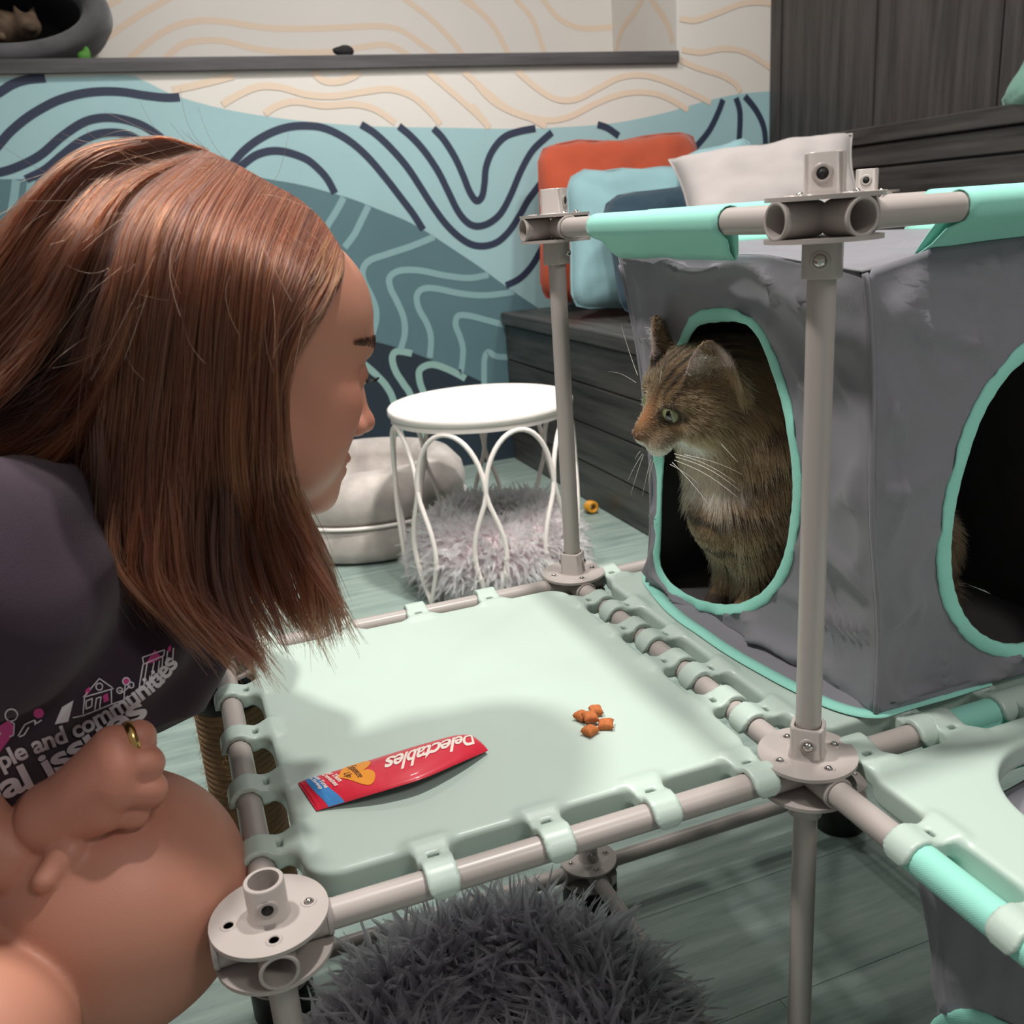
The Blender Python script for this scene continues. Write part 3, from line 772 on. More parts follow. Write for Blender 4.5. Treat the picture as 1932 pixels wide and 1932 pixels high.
strip = [(.10, .405, .0112), (.075, .385, .0112), (.060, .350, .0112), (.047, .287, .0112), (.045, .215, .0112), (.049, .142, .0112), (.056, .088, .0112), (.066, .047, .0112), (.083, .026, .0112), (.11, .0235, .0112), (.2, .0235, .0112)]
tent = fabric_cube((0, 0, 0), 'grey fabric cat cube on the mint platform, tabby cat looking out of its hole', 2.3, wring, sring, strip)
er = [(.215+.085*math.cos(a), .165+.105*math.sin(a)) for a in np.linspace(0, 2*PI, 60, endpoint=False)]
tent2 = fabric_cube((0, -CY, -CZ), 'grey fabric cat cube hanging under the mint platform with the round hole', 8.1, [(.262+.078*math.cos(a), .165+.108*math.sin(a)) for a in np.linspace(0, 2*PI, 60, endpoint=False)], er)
# ================================================================== THINGS ROUND THE ROOM
def pillow(name, label, corners, thick, m, seed, group=None, n=26, pull=.06, sq=7.):
    """corners: TL, TR, BR, BL in space; a stuffed square with pinched corners"""
    c = [np.array(q, float) for q in corners]
    cen = sum(c)/4; nr = np.cross(c[1]-c[0], c[3]-c[0]); nr /= np.linalg.norm(nr)
    V = []
    for side in (1, -1):
        for i in range(n+1):
            for j in range(n+1):
                u, v = i/n, j/n; a, b = 2*u-1, 2*v-1
                if sq: rd = max(abs(a), abs(b))/((abs(a)**sq+abs(b)**sq)**(1/sq)+1e-9); a *= rd; b *= rd
                k = 1-pull*(1-abs(a)**2)*(abs(b)**3)                     # edges bow inward between the corners
                k2 = 1-pull*(1-abs(b)**2)*(abs(a)**3)
                uu, vv = .5+a*k2/2, .5+b*k/2
                p = (c[0]*(1-uu)+c[1]*uu)*(1-vv)+(c[3]*(1-uu)+c[2]*uu)*vv
                a0_, b0_ = 2*u-1, 2*v-1; h = thick*(max(0, (1-a0_**4))*max(0, (1-b0_**4)))**.55
                rim = max(abs(a0_), abs(b0_))
                q = p+nr*side*h
                q = q+nr*side*(.016*nz(q, 8, seed)+.007*nz(q, 22, seed)+.003*nz(q, 50, seed))*(1-rim**6)+np.array([0, 0, 1])*.010*nz(q, 14, seed+4)*rim**4
                V.append(q)
    N = n+1; F_ = []
    for i in range(n):
        for j in range(n):
            a = i*N+j; F_.append((a, a+N, a+N+1, a+1)); b = a+N*N; F_.append((b, b+1, b+N+1, b+N))
    V = [tuple(q-cen) for q in V]
    me = bpy.data.meshes.new(name); me.from_pydata(V, [], F_)
    bm = bmesh.new(); bm.from_mesh(me); bmesh.ops.remove_doubles(bm, verts=bm.verts[:], dist=.0006); bmesh.ops.recalc_face_normals(bm, faces=bm.faces[:]); bm.to_mesh(me); bm.free()
    me.shade_smooth(); me.materials.append(m)
    o = link(bpy.data.objects.new(name, me)); o.location = cen
    tag(o, label, 'cushion', group)
    rim = []
    for k in range(4):
        a, b = [(0, 0), (1, 0), (1, 1), (0, 1)][k], [(1, 0), (1, 1), (0, 1), (0, 0)][k]
        for s in np.linspace(0, 1, 9)[:-1]:
            A, B = 2*(a[0]+(b[0]-a[0])*s)-1, 2*(a[1]+(b[1]-a[1])*s)-1
            if sq: rd = 1/((abs(A)**sq+abs(B)**sq)**(1/sq)); A *= rd; B *= rd
            uu = .5+A*(1-pull*(1-B**2)*abs(A)**3)/2; vv = .5+B*(1-pull*(1-A**2)*abs(B)**3)/2
            q = (c[0]*(1-uu)+c[1]*uu)*(1-vv)+(c[3]*(1-uu)+c[2]*uu)*vv
            rim.append(q-cen+np.array([0, 0, 1])*.010*nz(q, 14, seed+4))
    MB().tube(rim+[rim[0]], .0028, 8, caps=False).build('seam', m, o)
    return o
def cloth_mat(name, srgb): return mat(name, srgb, .85, sheen=.25, noise=.05, scale=14, bump=.3, bscale=500)
m_orange = cloth_mat('rust_cotton', (182, 76, 45)); m_pblue = cloth_mat('light_blue_cotton', (140, 178, 184)); m_pnavy = cloth_mat('petrol_cotton', (28, 58, 74))
m_pgrey = cloth_mat('pale_grey_cotton', (190, 182, 180)); m_psage = cloth_mat('sage_cotton', (112, 160, 142))
CUSH = 'cushions piled on the low bench'
pillow('cushion', 'rust orange square cushion leaning on the mural wall at the bench corner', [ony(1008, 268, 2.60), ony(1322, 240, 2.60), ony(1322, 577, 2.50), ony(1014, 574, 2.50)], .075, m_orange, 1, CUSH)
pillow('cushion', 'light blue cushion in front of the rust orange one', [ony(1062, 322, 2.36), ony(1350, 300, 2.36), ony(1345, 582, 2.22), ony(1074, 590, 2.22)], .075, m_pblue, 2, CUSH)
pillow('cushion', 'dark petrol blue cushion leaning in front of the light blue one', [ony(1128, 372, 2.14), ony(1395, 330, 2.14), ony(1400, 592, 2.0), ony(1170, 598, 2.0)], .07, m_pnavy, 3, CUSH)
pillow('cushion', 'pale grey rectangular cushion with pointed corners behind the top hub', [W(1262, 300, 2.62), W(1608, 252, 2.50), W(1650, 420, 2.42), W(1300, 480, 2.50)], .07, m_pgrey, 4, CUSH, pull=.10, sq=0)
pillow('cushion', 'light blue cushion mostly hidden behind the pale grey and rust orange ones', [W(1285, 290, 2.95), W(1418, 256, 2.93), W(1440, 480, 2.86), W(1290, 500, 2.88)], .06, m_pblue, 5, CUSH)
pillow('cushion', 'petrol blue cushion showing only a dark edge above the pale grey one', [W(1400, 300, 2.82), W(1540, 275, 2.72), W(1560, 460, 2.66), W(1410, 480, 2.72)], .05, m_pnavy, 6, CUSH)
g0 = ony(1905, 130, 1.42)
pillow('cushion', 'sage green cushion standing on the raised bench against the tall panels', [W(1952, 85, 2.38), W(2260, 50, 2.05), W(2210, 232, 2.02), W(1876, 206, 2.42)], .06, m_psage, 7, None)

# round stool on eight bent-wire hoops
m_wstool = mat('white_lacquer', (236, 228, 222), .38)
SC = onz(905, 754, 0.0); SR = .224
stool = thing('round_stool', 'white round stool on thin wire hoop legs beside the dark bench', 'stool', (SC[0], SC[1], FLOOR))
SH = -FLOOR
MB().lathe([(0, SH-.020), (SR-.004, SH-.020), (SR, SH-.016), (SR, SH-.005), (SR-.004, SH-.0005), (SR-.012, SH), (0, SH)], 72).build('seat', m_wstool, stool, auto=60)
MB().lathe([(SR-.022, SH-.034), (SR-.006, SH-.034), (SR-.006, SH-.0202), (SR-.022, SH-.0202)], 72, close=True).build('seat_ring', m_wstool, stool, auto=50)
def hoop(th):
    pts = []
    def half(z):
        s = z/(SH-.036); d = PI/8
        return d*(1.0+.42*math.sin(PI*min(s/.66, 1))**1.2*(1 if s < .66 else 0)-(0 if s < .66 else 1)*(1-math.sqrt(max(0, 1-((s-.66)/.34)**2))))
    zs_ = [.004]+[(SH-.036)*(.5-.5*math.cos(PI*k/26)) for k in range(1, 26)]+[SH-.036]
    for z in zs_: pts.append((th-half(z), z))
    pts += [(2*th-a, z) for a, z in pts[-2::-1]]
    P3 = []
    for a, z in pts:
        r = SR-.010+.010*math.sin(PI*z/SH)
        P3.append((r*math.cos(a), r*math.sin(a), z))
    return P3
phi0 = math.atan2(CO[1]-SC[1], CO[0]-SC[0])
for k in range(8): MB().tube(hoop(phi0+math.radians(21.8)-k*PI/4), .0058, 10).build('leg', m_wstool, stool)

# plush ring beds
def plush_bed(name, label, c, R, r, h, base_rgb, tufts, per, length, rad, tuft_r, seed, droop=.4, view=None, shade=.25, clump=.75):
    rg = np.random.default_rng(seed)
    t = thing(name, label, 'pet bed', c)
    dark = tuple(v*.75 for v in base_rgb)
    prof = [(0.001, .002), (R-.02, .002)]
    for a in np.linspace(-PI/2, PI, 16): prof.append((R-r+r*math.cos(a), h/2+h/2*math.sin(a)))
    prof += [(R-2*r-.005, h*.40), (R-2*r-.03, h*.30), (0.001, h*.28)]
    MB().lathe(prof, 48).build('cushion_ring', mat(name+'_backing', dark, .9), t)
    # tufts over the ring and dish
    th = rg.uniform(0, 2*PI, tufts); u = rg.uniform(-.9, PI+.5, tufts); inside = rg.uniform(0, 1, tufts) < .16
    rr = R-r+r*np.cos(u); zz = h/2+h/2*np.sin(u)
    nr = np.stack([np.cos(u)*np.cos(th), np.cos(u)*np.sin(th), np.sin(u)], 1)
    dr = (R-2*r)*np.sqrt(rg.uniform(0, 1, tufts)); rr = np.where(inside, dr, rr); zz = np.where(inside, h*.29, zz)
    nr[inside] = (0, 0, 1)
    base = np.stack([rr*np.cos(th), rr*np.sin(th), zz], 1)
    tang = np.stack([-np.sin(th), np.cos(th), 0*th], 1)
    flow = nr+rg.normal(0, .42, (tufts, 3)); flow[:, 2] -= droop*.5*np.abs(np.cos(u)); flow /= np.linalg.norm(flow, axis=1)[:, None]
    bend = rg.normal(0, .5, (tufts, 3)); bend[:, 2] -= droop
    L_ = length*rg.uniform(.65, 1.2, tufts)
    K = 6; ss = np.linspace(0, 1, K)
    spine = base[:, None]+flow[:, None]*(L_[:, None]*ss)[..., None]+bend[:, None]*(L_[:, None]*(ss**2)*.45)[..., None]
    off = rg.normal(0, tuft_r, (tufts, per, 3)); oe = rg.normal(0, tuft_r*.8, (tufts, per, 3))
    wv = (1-clump*ss**1.3)
    st = spine[:, None]+off[:, :, None]*wv[None, None, :, None]+oe[:, :, None]*(ss**2*.35)[None, None, :, None]
    ln = rg.uniform(.75, 1.08, (tufts, per, 1, 1))
    st = spine[:, None, :1]+(st-spine[:, None, :1])*ln
    st = st.reshape(-1, K, 3); st[..., 2] = np.maximum(st[..., 2], .003)
    bc = np.array(lin(base_rgb))
    col = bc[None]*(1+rg.normal(0, shade, (tufts, 1)))
    col = np.clip(np.repeat(col, per, 0)*(1+rg.normal(0, .1, (tufts*per, 1))), .01, 1)
    o = hair_obj('plush_pile', st, np.array([1, 1, .95, .85, .6, .25])*rad, fiber_mat(name+'_pile', None, .55, .6), t, col); o['kind'] = 'stuff'
    return t
bedc = onz(925, 1090, FLOOR)
plush_bed('plush_pet_bed', 'fluffy pinkish grey ring bed lying under the white stool', (SC[0]+.012, SC[1]-.012, FLOOR+.001), .205, .085, .175, (240, 214, 220), 7500, 12, .036, .0007, .0032, 11, clump=.8, droop=.6)
plush_bed('plush_pet_bed', 'shaggy dark grey ring bed on the floor under the mint platform', (-.205, .195, FLOOR+.001), .185, .078, .13, (112, 108, 116), 6000, 14, .042, .00046, .0019, 12, droop=.6, clump=.93)

# felt bed behind the stool
def felt(name, srgb): return mat(name, srgb, .95, noise=.22, scale=16, bump=.5, bscale=420, sheen=.3)
m_felt = felt('grey_felt', (178, 170, 164)); m_felt2 = felt('dark_felt', (86, 86, 88))
fb = thing('felt_pet_bed', 'round pale grey felt bed with a white piped seam behind the stool', 'pet bed', (.085, 2.13, FLOOR+.001))
FR = .285
MB().lathe([(.001, 0), (FR-.03, 0), (FR-.006, .012), (FR, .04), (FR-.002, .098), (FR-.012, .106), (.001, .106)], 64).build('base_cushion', m_felt, fb)
MB().tube([(FR*math.cos(a), FR*math.sin(a), .109) for a in np.linspace(0, 2*PI, 65)], .0055, 8, caps=False).build('piping', m_wstool, fb)
MB().lathe([(FR-.012, .112), (FR-.004, .125), (FR+.004, .16), (FR-.004, .20), (FR-.035, .236), (FR-.075, .246), (FR-.105, .232), (FR-.115, .20), (FR-.11, .15), (.001, .14)], 64).build('bolster', m_felt, fb)

# felt cave in the niche with a cat asleep inside
cv = thing('felt_cat_cave', 'grey felt cat cave on the ledge at the left, a cat inside', 'cat cave', (-.70, 3.02, .942))
V = []; n = 48
prof = [(.235, .095, -.17), (.25, .105, -.19), (.27, .125, -.20), (.295, .147, -.185), (.31, .158, -.13), (.315, .16, -.03), (.30, .155, .09), (.2, .11, .17), (.02, .02, .19)]
for rx, rz, y in prof:
    for k in range(n):
        a = 2*PI*k/n; z = rz*math.sin(a)
        V.append((rx*math.cos(a), y, max(.158+z, .003+.0*a)))
Fv = [(i*n+k, i*n+(k+1) % n, (i+1)*n+(k+1) % n, (i+1)*n+k) for i in range(len(prof)-1) for k in range(n)]
mesh_obj('shell', V, Fv, m_felt2, cv)
V = []
pr2 = [(.235, .095, -.17), (.225, .10, -.12), (.23, .11, .0), (.15, .09, .1), (.01, .01, .12)]
for rx, rz, y in pr2:
    for k in range(n):
        a = 2*PI*k/n; V.append((rx*math.cos(a), y, .158+rz*math.sin(a)))
mesh_obj('lining', V, [(i*n+(k+1) % n, i*n+k, (i+1)*n+k, (i+1)*n+(k+1) % n) for i in range(len(pr2)-1) for k in range(n)], felt('lining_felt', (40, 42, 46)), cv)
m_catbrown = mat('brown_tabby_coat', (92, 74, 58), .8, noise=.5, scale=28, bump=.6, bscale=300)
def cat2(P):
    d = sd_ell(P, (0, 0, .055), (.125, .075, .055))
    d = smin(d, sd_ell(P, (.10, -.045, .055), (.042, .040, .036)), .02)
    d = smin(d, sd_cone(P, (.085, -.05, .085), (.078, -.05, .108), .014, .003), .008); d = smin(d, sd_cone(P, (.122, -.045, .085), (.130, -.045, .106), .014, .003), .008)
    d = smin(d, sd_ell(P, (.112, -.082, .042), (.018, .016, .013)), .012)
    d = smin(d, sd_cone(P, (-.10, -.03, .03), (.03, -.085, .02), .018, .012), .01)
    return d
Vc, Qc = nets(cat2, (-.16, -.12, -.01), (.18, .1, .13), .005)
c2 = fast_mesh('cat', Vc, Qc, m_catbrown); c2.location = (-.735, 2.985, 1.012)
tag(c2, 'brown tabby cat curled up asleep inside the felt cave', 'cat')

# small toys
m_toyg = mat('green_felt_leaf', (70, 128, 40), .7); m_toyk = mat('black_plush', (24, 23, 24), .8); m_toyo = mat('amber_rubber', (214, 150, 40), .4)
gp = ony(160, 108, 2.80)
def leaf(P): return smin(sd_ell(P, (-.004, 0, .016), (.016, .012, .015)), sd_ell(P, (.008, 0, .024), (.010, .008, .020)), .008)
Vl, Ql = nets(leaf, (-.03, -.03, -.01), (.04, .03, .06), .003)
o = fast_mesh('green_toy', Vl, Ql, m_toyg); o.location = (gp[0], 2.80, .9415); tag(o, 'small green leaf-shaped toy on the ledge beside the felt cave', 'toy')
kp = ony(650, 105, 2.78)
def mouse(P):
    d = sd_ell(P, (.004, 0, .019), (.028, .020, .019)); d = smin(d, sd_ell(P, (-.024, 0, .021), (.012, .010, .010)), .01)
    return smin(d, sd_cone(P, (-.030, 0, .022), (-.036, 0, .027), .004, .002), .004)
Vl, Ql = nets(mouse, (-.05, -.03, -.01), (.05, .03, .06), .003)
o = fast_mesh('black_toy', Vl, Ql, m_toyk); o.location = (kp[0], 2.78, .9415); tag(o, 'small black plush toy standing alone on the dark ledge', 'toy')
tp = onz(1116, 968, FLOOR)
spr = thing('amber_toy', 'small amber ring toy on the floor against the bench', 'toy', (tp[0], tp[1], FLOOR+.001))
a0 = math.atan2(CO[1]-tp[1], CO[0]-tp[0])+.5
Mx = Matrix.Translation((0, 0, .019)) @ Vector((0, 0, 1)).rotation_difference(Vector((math.cos(a0), math.sin(a0), .1))).to_matrix().to_4x4()
for k in range(3): MB().lathe([(.010, -.016+k*.011), (.017, -.016+k*.011), (.019, -.0115+k*.011), (.017, -.007+k*.011), (.010, -.007+k*.011), (.009, -.0115+k*.011)], 24, close=True).xf(Mx).build('coil', m_toyo, spr)
MB().lathe([(.0100, -.015), (.0105, -.015), (.0105, .014), (.0100, .014)], 20, close=True).xf(Mx).build('core', mat('amber_core', (120, 80, 24), .5), spr)

# ------------------------------------------------------------------ treats and treat pouch on the near platform
m_treat = mat('orange_biscuit', (196, 112, 58), .75, noise=.15, scale=300, bump=.5, bscale=1400)
PT = .0101
def treat(x, y, a, tilt, lift, size, label):
    V = []; n = 12
    for side in (1, -1):
        for i in range(n+1):
            for j in range(n+1):
                u, v = 2*i/n-1, 2*j/n-1; k = 1-.10*(1-u*u)*abs(v)**3; k2 = 1-.10*(1-v*v)*abs(u)**3
                V.append((u*k2*size, v*k*size*.86, side*.0038*((1-u**4)*(1-v**4))**.6+.0003*nz((u, v, 0), 6, a)))
    N = n+1; F_ = []
    for i in range(n):
        for j in range(n): q = i*N+j; F_ += [(q, q+N, q+N+1, q+1), (q+N*N, q+N*N+1, q+N*N+N+1, q+N*N+N)]
    me = bpy.data.meshes.new('cat_treat'); me.from_pydata(V, [], F_)
    bm = bmesh.new(); bm.from_mesh(me); bmesh.ops.remove_doubles(bm, verts=bm.verts[:], dist=.00005); bmesh.ops.recalc_face_normals(bm, faces=bm.faces[:]); bm.to_mesh(me); bm.free()
    me.shade_smooth(); me.materials.append(m_treat)
    o = link(bpy.data.objects.new('cat_treat', me)); o.location = (x, y, PT+.0034+lift); o.rotation_euler = (tilt[0], tilt[1], a)
    tag(o, label, 'cat treat', 'pillow-shaped treats on the mint platform')
for px, py, a, tilt, lift, s, lb in ((1098, 1349, .5, (.1, .2), 0, .0060, 'orange treat at the left of the small cluster'), (1124, 1339, 1.3, (0, .1), 0, .0060, 'orange treat at the back of the cluster, farthest from the tube edge'),
        (1114, 1357, -.1, (.25, .1), .0028, .0058, 'orange treat in the middle, propped on its neighbours'), (1143, 1365, -.5, (.1, -.1), 0, .0060, 'orange treat pointing right out of the cluster'), (1113, 1377, .45, (0, .1), 0, .0058, 'orange treat at the front of the cluster nearest the tube')):
    q = onz(px, py, PT+.004); treat(q[0], q[1], a, tilt, lift, s*1.12, lb)

# treat pouch; u runs from the torn right end to the sealed left end, v from the far edge to the near edge
up_ = catmull([onz(x, y, PT+.0010+dz) for x, y, dz in ((892, 1389, .004), (862, 1387, .006), (800, 1403, .006), (740, 1421, .005), (640, 1452, .003), (585, 1468, .001), (562, 1477, .0))], 8)
lo_ = catmull([onz(x, y, PT+dz) for x, y, dz in ((921, 1416, .003), (870, 1438, .009), (800, 1468, .012), (740, 1487, .011), (690, 1502, .008), (630, 1520, .003), (597, 1530, .0008))], 8)
def pouch_pt(u, v, lift=0., under=False):
    n = len(up_)-1; f = min(max(u, 0), 1)*n; i = min(int(f), n-1); w = f-i
    a = up_[i]*(1-w)+up_[i+1]*w; b = lo_[i]*(1-w)+lo_[i+1]*w
    p = a*(1-v)+b*v
    e = min(1, (1-u)*7)*min(1, u*10+.35)
    bul = .0048*math.sin(PI*min(max(v, 0), 1))**.7*e+.0004*nz((u*3, v, 0), 9, 4)*math.sin(PI*v)
    if u > .93: bul += .0007*math.sin(u*260)*math.sin(PI*v)
    if under: bul = -bul*.35-.0002
    return (p[0], p[1], max(p[2]+bul+lift, PT+.0003))
m_red = mat('red_foil', (222, 44, 66), .38, coat=.2); m_lab = mat('blue_band', (70, 140, 205), .4); m_orl = mat('orange_heart', (246, 158, 46), .4)
m_print = mat('cream_print', (252, 236, 226), .5); m_ink = mat('dark_print', (70, 26, 34), .5); m_under = mat('pouch_underside_shade', (46, 40, 42), .5)  # underside coloured dark for the shadow beneath the lifted pouch edge
pouch = thing('treat_pouch', 'red foil treat pouch with cream script lying on the mint platform', 'treat pouch', (0, 0, 0))
def patch(name, m, fn, nu, nv, parent): return grid_sheet(name, fn, nu, nv, m, parent, 0)
nu, nv = 60, 14
V = []
for under in (False, True):
    for i in range(nu+1):
        for j in range(nv+1): V.append(pouch_pt(i/nu, j/nv, 0, under))
N = nv+1; F_ = []
for i in range(nu):
    for j in range(nv):
        a = i*N+j; F_.append((a, a+1, a+N+1, a+N)); b = a+(nu+1)*N; F_.append((b, b+N, b+N+1, b+1))
    b = (nu+1)*N
    F_ += [(i*N, i*N+N, b+i*N+N, b+i*N), (i*N+nv, b+i*N+nv, b+i*N+N+nv, i*N+N+nv)]
po = mesh_obj('sleeve', V, F_, m_red, pouch)
po.data.materials.append(m_under)
for k, pl in enumerate(po.data.polygons):
    if len(pl.vertices) == 4 and min(pl.vertices) >= (nu+1)*N: pl.material_index = 1
patch('colour_band', m_lab, lambda u, v: pouch_pt(.785+u*.10+.018*math.sin(v*4), v*1.0, .00025), 14, 16, pouch)
hp = []
for k in range(40):
    a = 2*PI*k/40; hx = 16*math.sin(a)**3; hy = 13*math.cos(a)-5*math.cos(2*a)-2*math.cos(3*a)-math.cos(4*a)
    hp.append((hx/34, hy/34))
hq = lambda hx, hy, s: pouch_pt(.637-.180*hy*s, min(max(.40+.92*hx*s, .004), .985), .0004)
hv = [hq(0, 0, 0)]+[hq(hx, hy, q) for q in (.33, .66, 1) for hx, hy in hp]
hf = [(0, 1+k, 1+(k+1) % 40) for k in range(40)]+[(1+r*40+k, 1+(r+1)*40+k, 1+(r+1)*40+(k+1) % 40, 1+r*40+(k+1) % 40) for r in range(2) for k in range(40)]
ob = mesh_obj('heart_badge', hv, hf, m_orl, pouch)
def text_mesh(txt, bold=.0, shear=0., space=1.):
    cu = bpy.data.curves.new('lettering', 'FONT'); cu.body = txt; cu.size = 1; cu.offset = bold; cu.shear = shear; cu.space_character = space; cu.resolution_u = 4
    ob = bpy.data.objects.new('lettering', cu); scene.collection.objects.link(ob)
    dg = bpy.context.evaluated_depsgraph_get(); me = bpy.data.meshes.new_from_object(ob.evaluated_get(dg))
    bpy.data.objects.remove(ob); bpy.data.curves.remove(cu)
    bm = bmesh.new(); bm.from_mesh(me)
    for _ in range(2): bmesh.ops.subdivide_edges(bm, edges=[e for e in bm.edges if e.calc_length() > .12], cuts=1)
    bmesh.ops.triangulate(bm, faces=bm.faces[:])
    V = np.array([v.co[:] for v in bm.verts]); F_ = [[v.index for v in f.verts] for f in bm.faces]; bm.free(); bpy.data.meshes.remove(me)
    return V, F_
def print_on(name, txt, fn, m, parent, bold=0., shear=0., space=1., flip=False):
    V, F_ = text_mesh(txt, bold, shear, space); w = V[:, 0].max(); V[:, 0] -= V[:, 0].min()
    P_ = [fn(x, y) for x, y in V[:, :2]]
    return mesh_obj(name, P_, [f[::-1] for f in F_] if flip else F_, m, parent, smooth=False)
Vt, _ = text_mesh('Delectables', .02, .25, .92); TW = np.ptp(Vt[:, 0])
print_on('brand_lettering', 'Delectables', lambda x, y: pouch_pt(.055+x/TW*.475, .24+y*.66, .0005), m_print, pouch, .022, .25, .92)
for txt, uu, s0, sz, mm in (('Squeeze', .645, .10, .042, m_ink), ('Up', .685, .34, .042, m_ink), ('au Thon', .735, .10, .040, m_print), ('Crevettes', .768, .10, .040, m_print), ('with Tuna', .822, .06, .040, m_print), ('& Shrimp', .858, .10, .040, m_print)):
    Vt, _ = text_mesh(txt, .02); tw = np.ptp(Vt[:, 0])
    k = .62/4.6 if mm is m_print else .68/4.4
    print_on('fine_print', txt, lambda x, y, uu=uu, s0=s0, sz=sz, k=k: pouch_pt(uu-y*sz, s0+x*k, .00075), mm, pouch, .025 if mm is m_print else .0, .2 if mm is m_ink else 0.)
# ================================================================== TABBY CAT LOOKING OUT OF THE CUBE
cp = math.radians(20); cf0 = np.array([-.9915, -.0100, 0.]); cf0 /= np.linalg.norm(cf0)
cl0 = np.cross([0, 0, 1.], cf0); cfx = cf0*math.cos(cp)-np.array([0, 0, math.sin(cp)]); cz0 = np.cross(cfx, cl0)
rl = math.radians(12); cly = cl0*math.cos(rl)-cz0*math.sin(rl); cz1 = np.cross(cfx, cly)      # head rolled a little to its left
KR = np.stack([cfx, cly, cz1], 1); KS = 1.06
KO = W(1199, 826, .865)-KS*KR @ np.array([.0680, 0, -.0125])
def K(p): return KO+KS*KR @ np.array(p, float)
def toK(P): return (P-KO) @ KR/KS
class Field0:
    def __init__(s): s.p = []
    def add(s, c, rad, fn, k=.01, op=1): s.p.append((np.array(c, float), rad, fn, k, op)); return s
    def __call__(s, P):
        lo, hi = P.min(0), P.max(0); d = np.full(len(P), .5)
        for c, rad, fn, k, op in s.p:
            if np.linalg.norm(np.maximum(np.maximum(lo-c, c-hi), 0)) > rad+.06: continue
            d = smin(d, fn(P), k) if op == 1 else -smin(-d, fn(P), k)
        return d
catf = Field0()
def kell(c, r, k=.010, op=1): C_ = K(c); R_ = tuple(v*KS for v in r); catf.add(C_, max(R_), lambda P: sd_ell(P, C_, R_, KR), k, op)
def kcone(a, b, r1, r2, k=.008): a, b = K(a), K(b); catf.add((a+b)/2, np.linalg.norm(a-b)/2+r1, lambda P: sd_cone(P, a, b, r1*KS, r2*KS), k)
def wcone(a, b, r1, r2, k=.03): a = np.array(a); b = np.array(b); catf.add((a+b)/2, np.linalg.norm(a-b)/2+max(r1, r2), lambda P: sd_cone(P, a, b, r1, r2), k)
kell((0, 0, 0), (.043, .0425, .037))
for s in (-1, 1): kell((.008, s*.027, -.015), (.028, .021, .022), .014)
kell((.040, 0, -.018), (.022, .019, .014), .012)
for s in (-1, 1): kell((.050, s*.0095, -.0215), (.013, .011, .0095), .006)
kcone((.026, 0, .012), (.060, 0, -.009), .0125, .0072, .010)
kell((.0645, 0, -.0115), (.0045, .0068, .0042), .003)
kell((.047, 0, -.0335), (.011, .010, .0075), .006)
for s in (-1, 1): kell((.026, s*.017, .013), (.013, .012, .010), .010)
for s in (-1, 1): kell((.0450, s*.0208, .0035), (.0090, .0068, .0050), .003, -1)
for s in (-1, 1): kell((.062, s*.0105, -.0262), (.018, .010, .0008), .002, -1)
for s in (-1, 1): kell((.067, s*.0035, -.0125), (.004, .0016, .0014), .001, -1)
def ear(s):
    b = np.array([-.004, s*.0275, .018]); t = np.array([.004, s*.0415, .0635]); ax = t-b; L_ = np.linalg.norm(ax); ax /= L_
    dp = np.array([.62, s*.75, 0]); dp -= ax*(dp @ ax); dp /= np.linalg.norm(dp); wd = np.cross(ax, dp)
    def fn(P):
        q = toK(P)-b; u = (q @ ax)/L_; w = q @ wd; d = q @ dp
        Wd = .0235*np.clip(1-np.clip(u, 0, 1)**2.0, 0, 1)**.7+.001
        c = .0125*(w/.022)**2*(1-.5*np.clip(u, 0, 1))-.003*u
        th = .0013+.0022*np.clip(1-u*1.5, 0, 1)
        return np.maximum(np.maximum(np.abs(d-c)-th, np.abs(w)-Wd), np.maximum(-u*L_-.01, (u-1)*L_))*KS*.8
    return fn
for s in (-1, 1): catf.add(K((-.002, s*.035, .042)), .045, ear(s), .005)
NK = W(1415, 800, .915); CH = W(1405, 960, .915); 
wcone(K((-.012, 0, -.006)), NK, .040, .056, .02); wcone(NK, CH, .058, .056, .03); wcone(K((-.02, 0, .0)), W(1440, 740, .955), .034, .055, .02)
SP = np.array([.155, .235, .195]); RU = np.array([.215, .235, .105])
wcone(NK, SP, .060, .078, .03); wcone(SP, RU, .078, .078, .03); wcone(RU, (.225, .17, .085), .070, .060, .03)
for dy in (-.022, .020):
    p = CH+np.array([.006, dy, -.01]); f = np.array([p[0]-.004, p[1], .032]); wcone(p, f, .030, .017, .02); wcone(f, f+np.array([-.022, 0, -.010]), .0165, .0125, .012)
wcone((.20, .155, .055), (.13, .13, .034), .034, .018, .02)
wcone((.28, .24, .045), (.27, .14, .034), .016, .013, .012)
Vk, Qk = nets(catf, (-.09, -.0, .005), (.31, .34, .36), .0020, 8, 2)
Vk[:, 2] = np.maximum(Vk[:, 2], .0145)
def stripe(x, w): return np.exp(-(x/w)**2)
